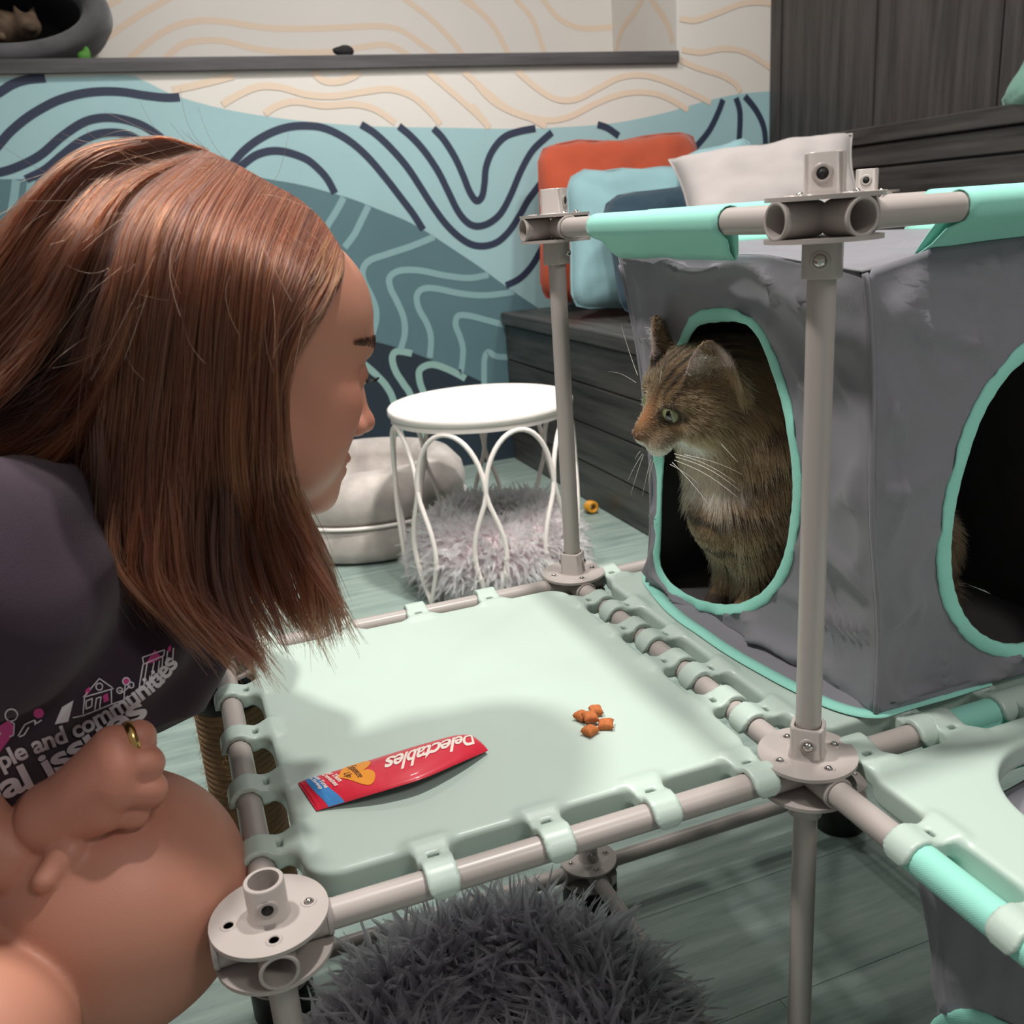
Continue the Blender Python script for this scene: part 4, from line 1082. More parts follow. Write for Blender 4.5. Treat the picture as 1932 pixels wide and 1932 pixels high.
def coat(P):
    h = toK(P); n = len(P); x, y, z = h.T; ay = np.abs(y)
    wig = np.array([mnoise.noise(Vector(p)*55) for p in P]); wig2 = np.array([mnoise.noise(Vector(p)*160) for p in P])
    base = np.array(lin((108, 86, 60))); dark = np.array(lin((34, 27, 21)))
    col = np.tile(base, (n, 1))*(1+.35*wig2)[:, None]
    def mix(m, c): 
        nonlocal col
        m = np.clip(m, 0, 1)[:, None]; col = col*(1-m)+np.array(lin(c))*m
    head = np.clip(2.2-np.linalg.norm(h-np.array([.012, 0, .004]), axis=1)/.040, 0, 1)
    bodym = 1-np.clip(head*2, 0, 1)
    # bands over neck, chest and flank
    s_ = np.linalg.norm((P-KO)*np.array([.9, .7, 1.1]), axis=1)+.010*wig
    mix(bodym*.85*np.clip(1.6*np.sin(s_*2*PI/.034+1.0)-.35, 0, 1), (34, 27, 21))
    mix(.55*np.clip((h[:, 2]-.012)/.03, 0, 1)*np.clip((-x-.01)/.02, 0, 1), (40, 32, 26))
    # head marks
    hz = np.clip((z-.005)/.008, 0, 1)*np.clip((.050-x)/.02, 0, 1)*head
    for c in (.0045, .0130, .0225): mix(hz*1.0*stripe(ay-c-.10*np.maximum(.0, z-.02)-.0012*wig, .0026), (26, 20, 16))
    mix(hz*.8*stripe(y, .0016), (60, 46, 34))
    for (a, b, w_) in (((.034, .028, .000), (-.022, .044, -.012), .0026), ((.026, .032, -.013), (-.014, .043, -.026), .0024)):
        a = np.array(a); b = np.array(b); q = np.stack([x, ay, z], 1); t = np.clip(((q-a) @ (b-a))/((b-a) @ (b-a)), 0, 1)
        mix(.95*np.exp(-((np.linalg.norm(q-a-t[:, None]*(b-a), axis=1)+.0008*wig)/w_)**2), (20, 15, 12))
    g_ = lambda c, r: np.exp(-(((np.stack([x, ay, z], 1)-np.array(c))/np.array(r))**2).sum(1))
    mix(.8*g_((.050, 0, .000), (.016, .008, .012))*head, (190, 130, 86)); mix(.8*g_((.039, .0105, .009), (.006, .0028, .006)), (222, 190, 150))
    mix(.75*g_((.036, .026, -.006), (.008, .008, .004)), (186, 150, 112))
    mix(.95*g_((.0415, .0145, -.003), (.004, .003, .006)), (24, 18, 15))
    mix(1.0*g_((.054, .006, -.025), (.014, .014, .0080)), (232, 216, 192)); mix(1.0*g_((.046, 0, -.040), (.018, .016, .010)), (236, 228, 214))
    mix(.9*g_((.030, .018, -.034), (.018, .014, .008)), (226, 214, 194))
    for k in range(4): mix(.85*g_((.053-.004*k, .013+.0015*k, -.0175-.0002*k), (.0012, .006, .0016))*0+.85*stripe(z+.016+.0028*k, .0008)*g_((.048, .017, -.021), (.008, .008, .009)), (60, 44, 34))
    mix(1.0*g_((.067, 0, -.0105), (.004, .0065, .0042)), (120, 72, 58))
    e_ = np.sqrt(((x-.043)/.0105)**2+((ay-.0205)/.0105)**2+((z-.0035)/.0085)**2); mix(.95*np.exp(-((e_-1.02)/.22)**2)*head, (26, 20, 17))
    # ears: pink grey inside, brown outside
    up = np.clip((z-.034)/.006, 0, 1)*np.clip(head+1, 0, 1); dirn = np.array([.62, .75]); dep = (x+.002)*.62+(ay-.031-.3*(z-.02))*.75
    up = up*((ay > .022) | (z > .044)); mix(up*np.clip(dep/.0015+.2, 0, 1)*.85, (176, 150, 140)); mix(up*np.clip(-dep/.0015, 0, 1)*.7, (104, 76, 52))
    # chest blaze
    cb = W(1352, 925, .885); mix(.95*np.exp(-(np.linalg.norm((P-cb)*np.array([1, .8, 1.2]), axis=1)/.017)**2), (228, 214, 196))
    mix(.5*np.exp(-(np.linalg.norm(P-W(1330, 890, .885), axis=1)/.024)**2), (214, 190, 160))
    return np.clip(col, .004, .9)
m_coat = hair_mat('tabby_coat', None, .7)
cat = thing('cat', 'brown tabby cat with white chin looking out of the fabric cube', 'cat', (.12, .18, .0145))
def ckid(o): o.parent = cat; o.matrix_parent_inverse = Matrix.Translation(-Vector(cat.location)); return o
cb_ = ckid(fast_mesh('body', Vk, Qk, m_coat)); cc = coat(Vk)
ca = cb_.data.attributes.new('tint', 'FLOAT_COLOR', 'POINT'); ca.data.foreach_set('color', np.concatenate([cc, np.ones((len(cc), 1))], 1).astype(np.float32).ravel())
# fur
rg = np.random.default_rng(31)
A_ = Vk[Qk]; ar = .5*np.linalg.norm(np.cross(A_[:, 2]-A_[:, 0], A_[:, 3]-A_[:, 1]), axis=1)
fcen = A_.mean(1); hk = toK(fcen); hd = np.linalg.norm(hk-np.array([.01, 0, 0]), axis=1)
wt = ar*np.where(hd < .075, 3.2, 1.0); NF = 80000
pick = rng.choice(len(Qk), NF, p=wt/wt.sum()); bw_ = rg.dirichlet([1, 1, 1, 1], NF); root = (A_[pick]*bw_[..., None]).sum(1)
nrm = np.cross(A_[:, 2]-A_[:, 0], A_[:, 3]-A_[:, 1])[pick]; nrm /= np.linalg.norm(nrm, axis=1)[:, None]+1e-12
hr = toK(root); hdr = np.linalg.norm(hr-np.array([.01, 0, 0]), axis=1); onhead = np.clip(1.5-hdr/.055, 0, 1)
flow_h = np.stack([-np.ones(NF), .35*np.sign(hr[:, 1]), -.25-.6*(hr[:, 2] < -.01)], 1) @ KR.T
flow_b = np.tile(np.array([.45, .10, -1.0]), (NF, 1)); flow = flow_h*onhead[:, None]+flow_b*(1-onhead)[:, None]
flow -= nrm*(flow*nrm).sum(1)[:, None]; flow /= np.linalg.norm(flow, axis=1)[:, None]+1e-9
ln = np.where(onhead > .5, .0062, .0135); ln = np.where(hr[:, 0] > .036, .0030, ln); ln = np.where((hr[:, 2] > .034) & (hdr < .09), .0036, ln)
ln = np.where((hr[:, 2] < -.02) & (hr[:, 0] < .03) & (onhead > .2), .010, ln)
ln *= rg.uniform(.6, 1.2, NF); eye_d = np.minimum(np.linalg.norm((hr-np.array([.044, .0205, .0035])), axis=1), np.linalg.norm((hr-np.array([.044, -.0205, .0035])), axis=1))
keep = (eye_d > .0098) & (root[:, 2] > .016) & ~((hr[:, 0] > .062) & (np.abs(hr[:, 2]+.0115) < .004))
root, nrm, flow, ln = root[keep], nrm[keep], flow[keep], ln[keep]; n_ = len(root)
dr = nrm*.42+flow*.9+rg.normal(0, .16, (n_, 3)); dr /= np.linalg.norm(dr, axis=1)[:, None]; ss = np.linspace(0, 1, 4)
st = root[:, None]-nrm[:, None]*.0004+(dr*ln[:, None])[:, None]*ss[None, :, None]+((flow*.5-np.array([0, 0, .25]))*ln[:, None])[:, None]*(ss**2*.45)[None, :, None]
cf = coat(root)*rg.uniform(.72, 1.38, (n_, 1)); tip = (rg.uniform(0, 1, n_) < .16) & (cf.mean(1) > .05); cf[tip] *= 1.55
fu = ckid(hair_obj('fur', st, [.00024, .00022, .00016, .00006], fiber_mat('cat_fur', None, .5, .6), None, np.clip(cf*1.25, .004, .95))); fu['kind'] = 'stuff'
# tufts in the ears, whiskers, brow whiskers
tu = []
for s in (1, -1):
    for k in range(420):
        u = rg.uniform(.02, .75); w = rg.uniform(-1, 1)*(1-u); b = np.array([-.004+.008*u+.006*rg.uniform(), s*(.0275+.014*u), .018+.0455*u])+np.array([.62*w*-.0, 0, 0])+np.array([-.75*s*w*.018*s, .62*w*.018*s, 0])*np.array([1, 1, 1])
        d = np.array([.5, s*.35, .55])+rg.normal(0, .25, 3); L_ = rg.uniform(.006, .016)*(1-.5*u)
        tu.append([K(b), K(b+d*L_*.35), K(b+d*L_*.7+np.array([0, 0, -.001])), K(b+d*L_+np.array([0, 0, -.003]))])
ckid(hair_obj('ear_tufts', np.array(tu), [.00018, .00016, .00012, .00005], fiber_mat('ear_tuft', (206, 190, 172), .5, .6)))
wk = []
def whisk(a, b, sag, bow=(0, 0)):
    a = np.array(a); b = np.array(b); ss = np.linspace(0, 1, 12); p = a+(b-a)*ss[:, None]; p[:, 2] -= sag*np.sin(PI*ss*.8)*1.0; return p
wp = lambda x, y, t: W(x, y, t)
for (x0, y0, x1, y1, t1, sg) in ((1272, 856, 1388, 918, .80, -.006), (1275, 862, 1396, 935, .79, -.007), (1272, 868, 1390, 945, .78, -.006), (1268, 872, 1340, 960, .80, -.003), (1264, 876, 1318, 915, .83, -.002), (1290, 858, 1400, 900, .82, -.004)):
    wk.append(whisk(wp(x0, y0, .842), wp(x1, y1, t1), sg))
for (x0, y0, x1, y1, t1) in ((1212, 856, 1184, 910, .90), (1214, 858, 1190, 936, .90), (1228, 866, 1212, 938, .89), (1233, 868, 1222, 916, .89), (1208, 852, 1198, 870, .90)):
    wk.append(whisk(wp(x0, y0, .868), wp(x1, y1, t1), -.002))
wk.append(whisk(wp(1200, 722, .868), wp(1147, 706, .86), -.004)); wk.append(whisk(wp(1203, 708, .870), wp(1172, 610, .88), .003)); wk.append(whisk(wp(1243, 730, .85), wp(1250, 690, .84), .0)); wk.append(whisk(wp(1350, 826, .845), wp(1392, 872, .82), .0))
ckid(hair_obj('whiskers', np.array(wk), np.linspace(.00030, .00008, 12), hair_mat('whisker', (236, 230, 222), .4)))
m_eyeg = mat('cat_iris', (128, 136, 92), .08, coat=1.); m_pup = mat('cat_pupil', (10, 10, 10), .06, coat=1.)
for s in (1, -1):
    c = K((.0350, s*.0160, .0030)); d = KR @ np.array([.84, s*.52, .02]); r = .0093*KS
    mb = MB().lathe([(r*math.sin(a), -r*math.cos(a)) for a in np.linspace(.001, PI-.001, 28)], 40)
    Rm = Vector((0, 0, 1)).rotation_difference(Vector(d)).to_matrix()
    up = np.array(Rm.transposed() @ Vector(cz1)); up = up[:2]/np.linalg.norm(up[:2]); sd = np.array([-up[1], up[0]])
    o = mb.build('eye', m_eyeg, None); o.data.materials.append(m_pup)
    for pl_ in o.data.polygons:
        q = np.array(pl_.center)/r; a = q[:2] @ sd; b = q[:2] @ up
        if q[2] > 0 and (a/.30)**2+(b/.66)**2 < 1 or q[2] < .25: pl_.material_index = 1
    o.data.transform(Matrix.Translation(Vector(c)) @ Rm.to_4x4()); ckid(o)
# ================================================================== PERSON LEANING OVER THE PLATFORM
class Field:
    """smooth union / difference of primitives with culling by bounding sphere"""
    def __init__(s): s.p = []
    def cone(s, a, b, r1, r2, k=.015):
        a = np.array(a, float); b = np.array(b, float)
        s.p.append(((a+b)/2, np.linalg.norm(b-a)/2+max(r1, r2), lambda P: sd_cone(P, a, b, r1, r2), k, 1)); return s
    def ell(s, c, r, k=.015, R=None, op=1):
        s.p.append((np.array(c, float), max(r), lambda P: sd_ell(P, c, r, R), k, op)); return s
    def box(s, c, h, rad, k=.015, R=None, op=1):
        s.p.append((np.array(c, float), np.linalg.norm(h), lambda P: sd_box(P, c, h, rad, R), k, op)); return s
    def chain(s, pts, rs, k=.01):
        for i in range(len(pts)-1): s.cone(pts[i], pts[i+1], rs[i], rs[i+1], k)
        return s
    def fnc(s, c, rad, fn, k, op=1): s.p.append((np.array(c, float), rad, fn, k, op)); return s
    def __call__(s, P):
        lo, hi = P.min(0), P.max(0); d = np.full(len(P), .5)
        small = len(P) < 400000 and np.linalg.norm(hi-lo) < 3
        for c, rad, fn, k, op in s.p:
            q = np.linalg.norm(np.maximum(np.maximum(lo-c, c-hi), 0))
            if q > rad+.09: continue
            if op == 1: d = smin(d, fn(P), k)
            else: d = -smin(-d, fn(P), k)
        return d
# head frame: X forward, Y to her left (away from the camera), Z up
PITCH = math.radians(18); HS = .91
hf_ = np.array([.965, .26, 0.]); hf_ /= np.linalg.norm(hf_)
hl_ = np.cross([0, 0, 1.], hf_)
HFx = hf_*math.cos(PITCH)-np.array([0, 0, math.sin(PITCH)]); HFz = np.cross(HFx, hl_)
HR = np.stack([HFx, hl_, HFz], 1)                                       # columns: head axes in space
HO = W(670, 655, .668)-HS*HR @ np.array([.093, 0, .020])
def H(p): return HO+HS*HR @ np.array(p, float)
body = Field()
def hell(c, r, k=.015, op=1): body.ell(H(c), tuple(v*HS for v in r), k*HS, HR, op)
def hcone(a, b, r1, r2, k=.012): body.cone(H(a), H(b), r1*HS, r2*HS, k*HS)
hell((-.010, 0, .034), (.098, .075, .073))
hell((.036, 0, -.018), (.055, .060, .076), .03)
hell((.050, 0, .040), (.035, .055, .040), .03)
for s in (-1, 1):
    hcone((.0, s*.047, -.058), (.066, s*.016, -.096), .018, .014, .025)
    hell((.058, s*.040, -.026), (.024, .022, .024), .022)
    hell((.050, s*.036, -.060), (.026, .022, .026), .025)
hell((.079, 0, -.098), (.016, .019, .014), .022)
hcone((.077, -.030, .019), (.077, .030, .019), .0105, .0105, .016)
hell((.074, 0, -.070), (.021, .026, .020), .02)
for s in (-1, 1): hell((.094, s*.033, -.003), (.016, .019, .011), .014, -1)
hcone((.088, 0, .014), (.107, 0, -.034), .0068, .0082, .012)
hell((.1105, 0, -.0375), (.0095, .0095, .0085), .008)
for s in (-1, 1): hell((.099, s*.0105, -.042), (.0095, .0070, .0072), .006)
for s in (-1, 1): hell((.103, s*.0060, -.0470), (.0045, .0032, .0030), .002, -1)
hell((.0915, 0, -.0665), (.0085, .021, .0058), .006)
hell((.0895, 0, -.0775), (.0085, .018, .0066), .006)
hell((.104, 0, -.0718), (.012, .026, .0011), .003, -1)
for s in (-1, 1):                                                       # lids closed down to a narrow slit
    c = H((.0775, s*.031, -.002)); 
    body.fnc(c, .0136*HS, lambda P, c=c: np.linalg.norm(P-c, axis=1)-.0136*HS, .004)
    hell((.0915, s*.031, -.0055), (.010, .0125, .0022), .0015, -1)
for s in (-1, 1): hell((-.004, s*.077, -.010), (.018, .006, .031), .006)
# neck, trunk, limbs
nb = W(262, 1040, .70)
body.cone(H((-.022, 0, -.05)), nb, .052, .058, .03)
CHEST = W(215, 1075, .715); BELLY = W(70, 1300, .715); HIP = W(-330, 1560, .74)
SHN = W(-50, 1115, .555); SHF = W(330, 1085, .84)
body.cone(CHEST, BELLY, .062, .068, .03).cone(BELLY, HIP, .068, .105, .03)
body.cone(CHEST, SHN, .045, .038, .02).cone(CHEST, SHF, .045, .038, .02)
ELN = W(-520, 1330, .54); ELF = W(-60, 1400, .82)
body.cone(SHN, ELN, .038, .036, .01); body.cone(SHF, ELF, .036, .032, .01)
K1 = W(228, 1690, .625); K2 = W(-62, 1992, .52)
HP1 = HIP+np.array([.0, .07, -.02]); HP2 = HIP+np.array([0, -.07, -.02])
body.cone(K1, HP1, .0835, .098, .03)
AN1 = np.array([K1[0]-.27, K1[1]+.06, FLOOR+.075]); AN2 = np.array([K2[0]-.20, K2[1]-.02, FLOOR+.075])
body.cone(K1+np.array([-.012, .004, -.020]), (K1*.5+AN1*.5), .064, .058, .03); body.cone((K1*.5+AN1*.5), AN1, .058, .036, .03)
body.cone(K2, HP2, .056, .090, .006)
body.cone(K2+np.array([-.01, 0, -.012]), (K2*.5+AN2*.5), .050, .055, .03); body.cone((K2*.5+AN2*.5), AN2, .055, .036, .03)
for A in (AN1, AN2):
    body.cone(A+np.array([-.01, 0, -.04]), A+np.array([.12, 0, -.050]), .032, .022, .025); body.cone(A+np.array([.12, 0, -.052]), A+np.array([.17, 0, -.056]), .022, .016, .02)
# near hand closed over the other wrist
def Q(x, y, t): return W(x, y, t-.024)
nh = Field(); fh = Field()
kn = [Q(212, 1408, .588), Q(222, 1446, .583), Q(220, 1490, .583), Q(196, 1533, .588)]
wr_ = [Q(108, 1522, .600), Q(98, 1536, .596), Q(94, 1550, .596), Q(100, 1562, .600)]
for a, b, r in zip(wr_, kn, (.0150, .0150, .0148, .0140)): nh.cone(a, b, r, r*.84, .010)
pip = [Q(262, 1390, .596), Q(277, 1440, .592), Q(284, 1488, .593), Q(253, 1533, .597)]
dip = [Q(266, 1402, .618), Q(277, 1452, .616), Q(283, 1498, .616), Q(251, 1541, .618)]
tipf = [Q(226, 1422, .630), Q(236, 1468, .630), Q(240, 1510, .630), Q(214, 1548, .630)]
for a, b, c, d, r in zip(kn, pip, dip, tipf, (.0094, .0098, .0094, .0086)):
    nh.fnc((a+d)/2, .06, Field().chain([a, b, c, d], [r*1.14, r, r*.92, r*.78], .004), .0022)
nh.cone(Q(104, 1540, .602), Q(84, 1520, .650), .0190, .022, .012); nh.cone(Q(84, 1520, .650), ELF, .022, .030, .02)
# far hand and wrist underneath
fh.cone(Q(26, 1618, .598), Q(-120, 1530, .592), .0205, .026, .012); fh.cone(Q(-120, 1530, .592), ELN, .026, .038, .02)
fh.cone(Q(26, 1622, .600), Q(118, 1578, .616), .019, .016, .012)
fh.fnc(Q(120, 1612, .605), .06, Field().chain([Q(146, 1570, .604), Q(130, 1610, .588), Q(86, 1660, .575)], [.0128, .0110, .0078], .006), .003)
for k, (x, y) in enumerate(((190, 1560), (175, 1575), (150, 1588))): fh.fnc(Q(x, y, .64), .06, Field().chain([Q(110, 1580+k*3, .642), Q(x, y, .644), Q(x+18, y-30, .648)], [.011, .0095, .008], .004), .003)
body.fnc((Q(150, 1500, .60)+ELF)/2, np.linalg.norm(Q(150, 1500, .60)-ELF)/2+.06, nh, .0025)
body.fnc((Q(60, 1600, .62)+ELN)/2, np.linalg.norm(Q(60, 1600, .62)-ELN)/2+.06, fh, .0025)
lo = np.minimum.reduce([HIP-.22, AN1-.1, AN2-.1, ELN-.06, K2-.1]); hi = np.maximum.reduce([H((.14, 0, 0))+.05, H((0, 0, .12))+.03, SHF+.08, K1+.1, AN1+.2])
lo[2] = FLOOR-.01
Vb, Qb = nets(body, lo, hi, .0027, 8, 2)
m_skin = mat('skin', (214, 160, 136), .48, sss=.12, bump=.10, bscale=900, spec=.4)
nt = m_skin.node_tree; at = nt.nodes.new('ShaderNodeAttribute'); at.attribute_name = 'skin_tint'
nt.links.new(at.outputs['Color'], nt.nodes['Principled BSDF'].inputs['Base Color'])
person = thing('person', 'person in a dark plum t-shirt with long auburn hair leaning over the mint platform', 'person', (K1[0]-.25, K1[1], FLOOR))
def pkid(o): o.parent = person; o.matrix_parent_inverse = Matrix.Translation(-Vector(person.location)); return o
bo = pkid(fast_mesh('body', Vb, Qb, m_skin))
hp_ = (Vb-HO) @ HR/HS
skin = np.array(lin((192, 134, 112))); col = np.tile(skin, (len(Vb), 1))
def mixc(m, rgb): 
    global col
    m = np.clip(m, 0, 1)[:, None]; col = col*(1-m)+np.array(lin(rgb))*m
g = lambda c, r: np.exp(-(((hp_-np.array(c))/np.array(r))**2).sum(1))
ish = np.linalg.norm(hp_, axis=1) < .16
mixc(.55*g((.08, -.045, -.03), (.03, .03, .03))*ish, (196, 116, 98)); mixc(.6*g((.112, 0, -.04), (.012, .014, .014))*ish, (208, 128, 110))
mixc(.9*(g((.098, 0, -.0665), (.012, .020, .0055))+g((.096, 0, -.0785), (.012, .018, .006)))*ish, (176, 92, 92))
mixc(.6*(g((.09, -.031, -.004), (.012, .018, .012)))*ish, (160, 104, 92))
scal = ish*np.maximum(np.clip((hp_[:, 2]-(.116-.45*np.maximum(hp_[:, 0], -.2)))/.010+.3, 0, 1), np.clip(((.014+.35*hp_[:, 2])-hp_[:, 0])/.016+.4, 0, 1)*np.clip((hp_[:, 2]+.062)/.01, 0, 1))
mixc(scal*.96, (60, 36, 26))
kz = np.linalg.norm(Vb-np.array(kn[1]), axis=1); mixc(.35*np.exp(-(kz/.06)**2), (204, 128, 112))
ca = bo.data.attributes.new('skin_tint', 'FLOAT_COLOR', 'POINT'); ca.data.foreach_set('color', np.concatenate([col, np.ones((len(col), 1))], 1).astype(np.float32).ravel())
# eyes, lashes, brows
m_eye = mat('eyeball', (232, 226, 220), .15); m_iris = mat('iris_brown', (70, 48, 34), .12)
for s in (-1, 1):
    e = H((.0775, s*.031, -.002)); mb = MB().lathe([(.0126*HS*math.sin(a), -.0126*HS*math.cos(a)) for a in np.linspace(0.001, PI-.45, 16)], 24)
    d = Vector(HFx*.97-HFz*.25).normalized(); Mx = Matrix.Translation(Vector(e)) @ Vector((0, 0, 1)).rotation_difference(d).to_matrix().to_4x4()
    pkid(mb.xf(Mx).build('eyeball', m_eye, None))
    pkid(MB().lathe([(.0126*HS*math.sin(a), -.0126*HS*math.cos(a)) for a in np.linspace(PI-.46, PI-.001, 8)], 24).xf(Mx).build('iris', m_iris, None))
rg = np.random.default_rng(5)
lash = []
for s in (-1, 1):
    for k in range(46):
        u = k/45*2-1; c = np.array([.0775+.0138*math.cos(u*1.0)*.98, s*.031+.0128*math.sin(u*1.0), -.0040+.0016*(1-u*u)])
        o = np.array([math.cos(u*.8), math.sin(u*.8)*1.0, 0]); L_ = .0095*(1-.25*abs(u))
        lash.append([H(c), H(c+o*L_*.4+np.array([0, 0, -.0012])), H(c+o*L_*.8+np.array([0, 0, .0004])), H(c+o*L_+np.array([0, 0, .003]))])
pkid(hair_obj('eyelashes', np.array(lash), [.00022, .0002, .00015, .00006], hair_mat('lash_fibre', (20, 14, 12), .4)))
brow = []
for s in (-1, 1):
    for k in range(620):
        u = rg.uniform(0, 1); v = rg.uniform(-1, 1)*(.0056*(1-.55*u))
        ang = u*.72; c = np.array([.0945*math.cos(ang*1.02)-.0015-.008*u, s*(.010+.046*u), .0195+.006*math.sin(u*2.6)+v])
        dr = np.array([-.35*u-.1, s*.9, .45*(1-u)-.15*np.sign(v)]); dr /= np.linalg.norm(dr)
        brow.append([c, c+dr*.003, c+dr*.0062])
brow = np.array(brow); bw = HO+HS*brow.reshape(-1, 3) @ HR.T
for _ in range(3):                                                       # seat the brow hairs on the skin
    e = 1e-4; d0 = body(bw); gr = np.stack([body(bw+np.eye(3)[k]*e)-body(bw-np.eye(3)[k]*e) for k in range(3)], 1)/(2*e)
    bw = bw-(d0-np.tile([.0001, .0006, .0009], len(brow)))[:, None]*gr
pkid(hair_obj('eyebrows', bw.reshape(-1, 3, 3), [.00010, .00009, .00004], hair_mat('brow_fibre', (98, 62, 46), .5)))
# gold ring
ax = Vector(pip[0]-kn[0]).normalized()
rc = kn[0]*.28+pip[0]*.72
Mx = Matrix.Translation(Vector(rc)) @ Vector((0, 0, 1)).rotation_difference(ax).to_matrix().to_4x4()
pkid(MB().lathe([(.0104, -.0028), (.0114, -.0026), (.0118, 0), (.0114, .0026), (.0104, .0028), (.0102, 0)], 36, close=True).xf(Mx).build('ring', mat('gold', (214, 176, 110), .22, metal=1.), None))
# t-shirt
shirt = Field()
shirt.cone(CHEST, BELLY, .094, .102, .04).cone(BELLY, HIP, .104, .138, .04).cone(CHEST, SHN, .080, .068, .05).cone(CHEST, SHF, .068, .056, .04)
shirt.cone(W(60, 1040, .60), SHN, .055, .066, .04); shirt.cone(SHN, SHN*.42+ELN*.58, .066, .066, .03); shirt.cone(SHF, SHF*.5+ELF*.5, .056, .056, .03)
shirt.cone(W(330, 1065, .70), W(200, 1200, .66), .048, .070, .04)
shirt.cone(W(378, 1052, .735), W(300, 1150, .70), .030, .050, .03)
shirt.cone(W(215, 1255, .655), W(40, 1350, .63), .050, .055, .05)
h0, h1 = W(-60, 1558, .60), W(300, 1378, .60); hn = np.cross(h1-h0, W(120, 1470, .80)-W(120, 1470, .60)); hn /= np.linalg.norm(hn)
if hn[2] > 0: hn = -hn
def shirt_f(P):
    d = shirt(P)
    f = .0038*np.sin((P @ np.array([38., 22., -30.]))+3*np.sin(P @ np.array([11., -17., 23.])))+.003*np.sin(P @ np.array([-60., 40., 52.])+2*np.sin(P @ np.array([30., 9., -14.])))
    d = d+f
    d = np.maximum(d, (P-h0) @ hn+.002*np.sin(P @ np.array([90., 30., 10.])))
    nk = sd_cone(P, H((-.022, 0, -.05)), nb, .054, .062)
    return -smin(-d, nk, .006)
Vs, Qs = nets(shirt_f, np.minimum.reduce([HIP-.2, SHN-.12, SHN*.42+ELN*.58-.12]), np.maximum.reduce([SHF+.1, W(460, 980, .74)+.06, SHN+.1]), .0034, 8, 1)
m_shirt = mat('plum_cotton', (46, 28, 44), .85, sheen=.12, noise=.08, scale=40, bump=.35, bscale=1500)
sh = pkid(fast_mesh('t_shirt', Vs, Qs, m_shirt))
bvh = BVHTree.FromPolygons([tuple(v) for v in Vs], [tuple(int(i) for i in q) for q in Qs])
m_pw = mat('white_print', (222, 216, 222), .7); m_pp = mat('pink_print', (206, 70, 140), .7)
def on_shirt(x, y, lift=.0007):
    d = ray(x, y); d = d/np.linalg.norm(d); h = bvh.ray_cast(Vector(CO), Vector(d))
    if h[0] is None: return None
    return np.array(h[0])+np.array(h[1])*lift
def shirt_print(name, V2, F_, m):
    P_ = [on_shirt(x, y) for x, y in V2]; ok = [p is not None for p in P_]
    F2 = [f for f in F_ if all(ok[i] for i in f) and max(np.linalg.norm(P_[f[0]]-P_[i]) for i in f) < .05]
    P_ = [p if p is not None else CHEST for p in P_]
    if F2: pkid(mesh_obj(name, P_, F2, m, None, smooth=False))
def along(base):
    q = catmull(base, 10); s = np.concatenate([[0], np.cumsum(np.linalg.norm(np.diff(q, axis=0), axis=1))])
    def f(x, y):
        i = min(max(np.searchsorted(s, x)-1, 0), len(q)-2); w = (x-s[i])/(s[i+1]-s[i]+1e-9); p = q[i]+(q[i+1]-q[i])*w
        t = (q[i+1]-q[i]); t = t/np.linalg.norm(t); nrm = np.array([t[1], -t[0]]); return p+nrm*y
    return f, s[-1]
def shirt_text(txt, base, size, m, space=1., width=None):
    V, F_ = text_mesh(txt, .028, 0, space); V[:, 0] -= V[:, 0].min(); f, L_ = along(base); k = (width or L_)/V[:, 0].max()
    shirt_print('shirt_lettering', [f(x*k, y*size) for x, y in V[:, :2]], F_, m)
shirt_text('people and communities', [(-62, 1480), (0, 1452), (65, 1421), (150, 1388), (230, 1345), (290, 1302), (318, 1274), (335, 1250)], 46, m_pw, .95)
shirt_text('social issues', [(-130, 1570), (-60, 1538), (0, 1510), (80, 1472), (160, 1424), (230, 1380), (280, 1345)], 66, m_pw, .95)
def pl(lines, w, m):
    V2 = []; F_ = []
    for l in lines:
        q = np.array([np.array(l[i])+(np.array(l[i+1])-np.array(l[i]))*k/6 for i in range(len(l)-1) for k in range(6)]+[l[-1]], float)
        T = np.gradient(q, axis=0); T /= np.linalg.norm(T, axis=1)[:, None]+1e-9; b = len(V2)
        for p, t in zip(q, T): V2 += [p+np.array([-t[1], t[0]])*w/2, p-np.array([-t[1], t[0]])*w/2]
        F_ += [(b+2*k, b+2*k+1, b+2*k+3, b+2*k+2) for k in range(len(q)-1)]
    shirt_print('shirt_drawing', V2, F_, m)
def fill(pts, m):
    c = np.mean(pts, axis=0); V2 = [c]+[np.array(p) for p in pts]; shirt_print('shirt_drawing', V2, [(0, 1+i, 1+(i+1) % len(pts)) for i in range(len(pts))], m)
S2 = lambda l: P(2.76, 0, 900, l)
ci = lambda x, y, r, n=16: [(x+r*math.cos(2*PI*k/n), y+r*math.sin(2*PI*k/n)) for k in range(n+1)]
fill(S2([(442, 1140), (470, 1110), (460, 1090), (440, 1110)]), m_pp); fill(S2([(535, 1135), (560, 1122), (568, 1160), (540, 1172)]), m_pp)
fill(S2([(755, 975), (805, 900), (840, 940), (800, 965)]), m_pp); fill(S2(ci(200, 1226, 27)), m_pp); fill(S2(ci(658, 1063, 17)), m_pp); fill(S2([(0, 1290), (45, 1262), (72, 1290), (66, 1340), (30, 1390), (0, 1430)]), m_pp)
fill(S2([(282, 1285), (320, 1195), (380, 1160), (352, 1270)]), m_pw); fill(S2([(870, 890), (886, 872), (888, 905), (872, 912)]), m_pp)
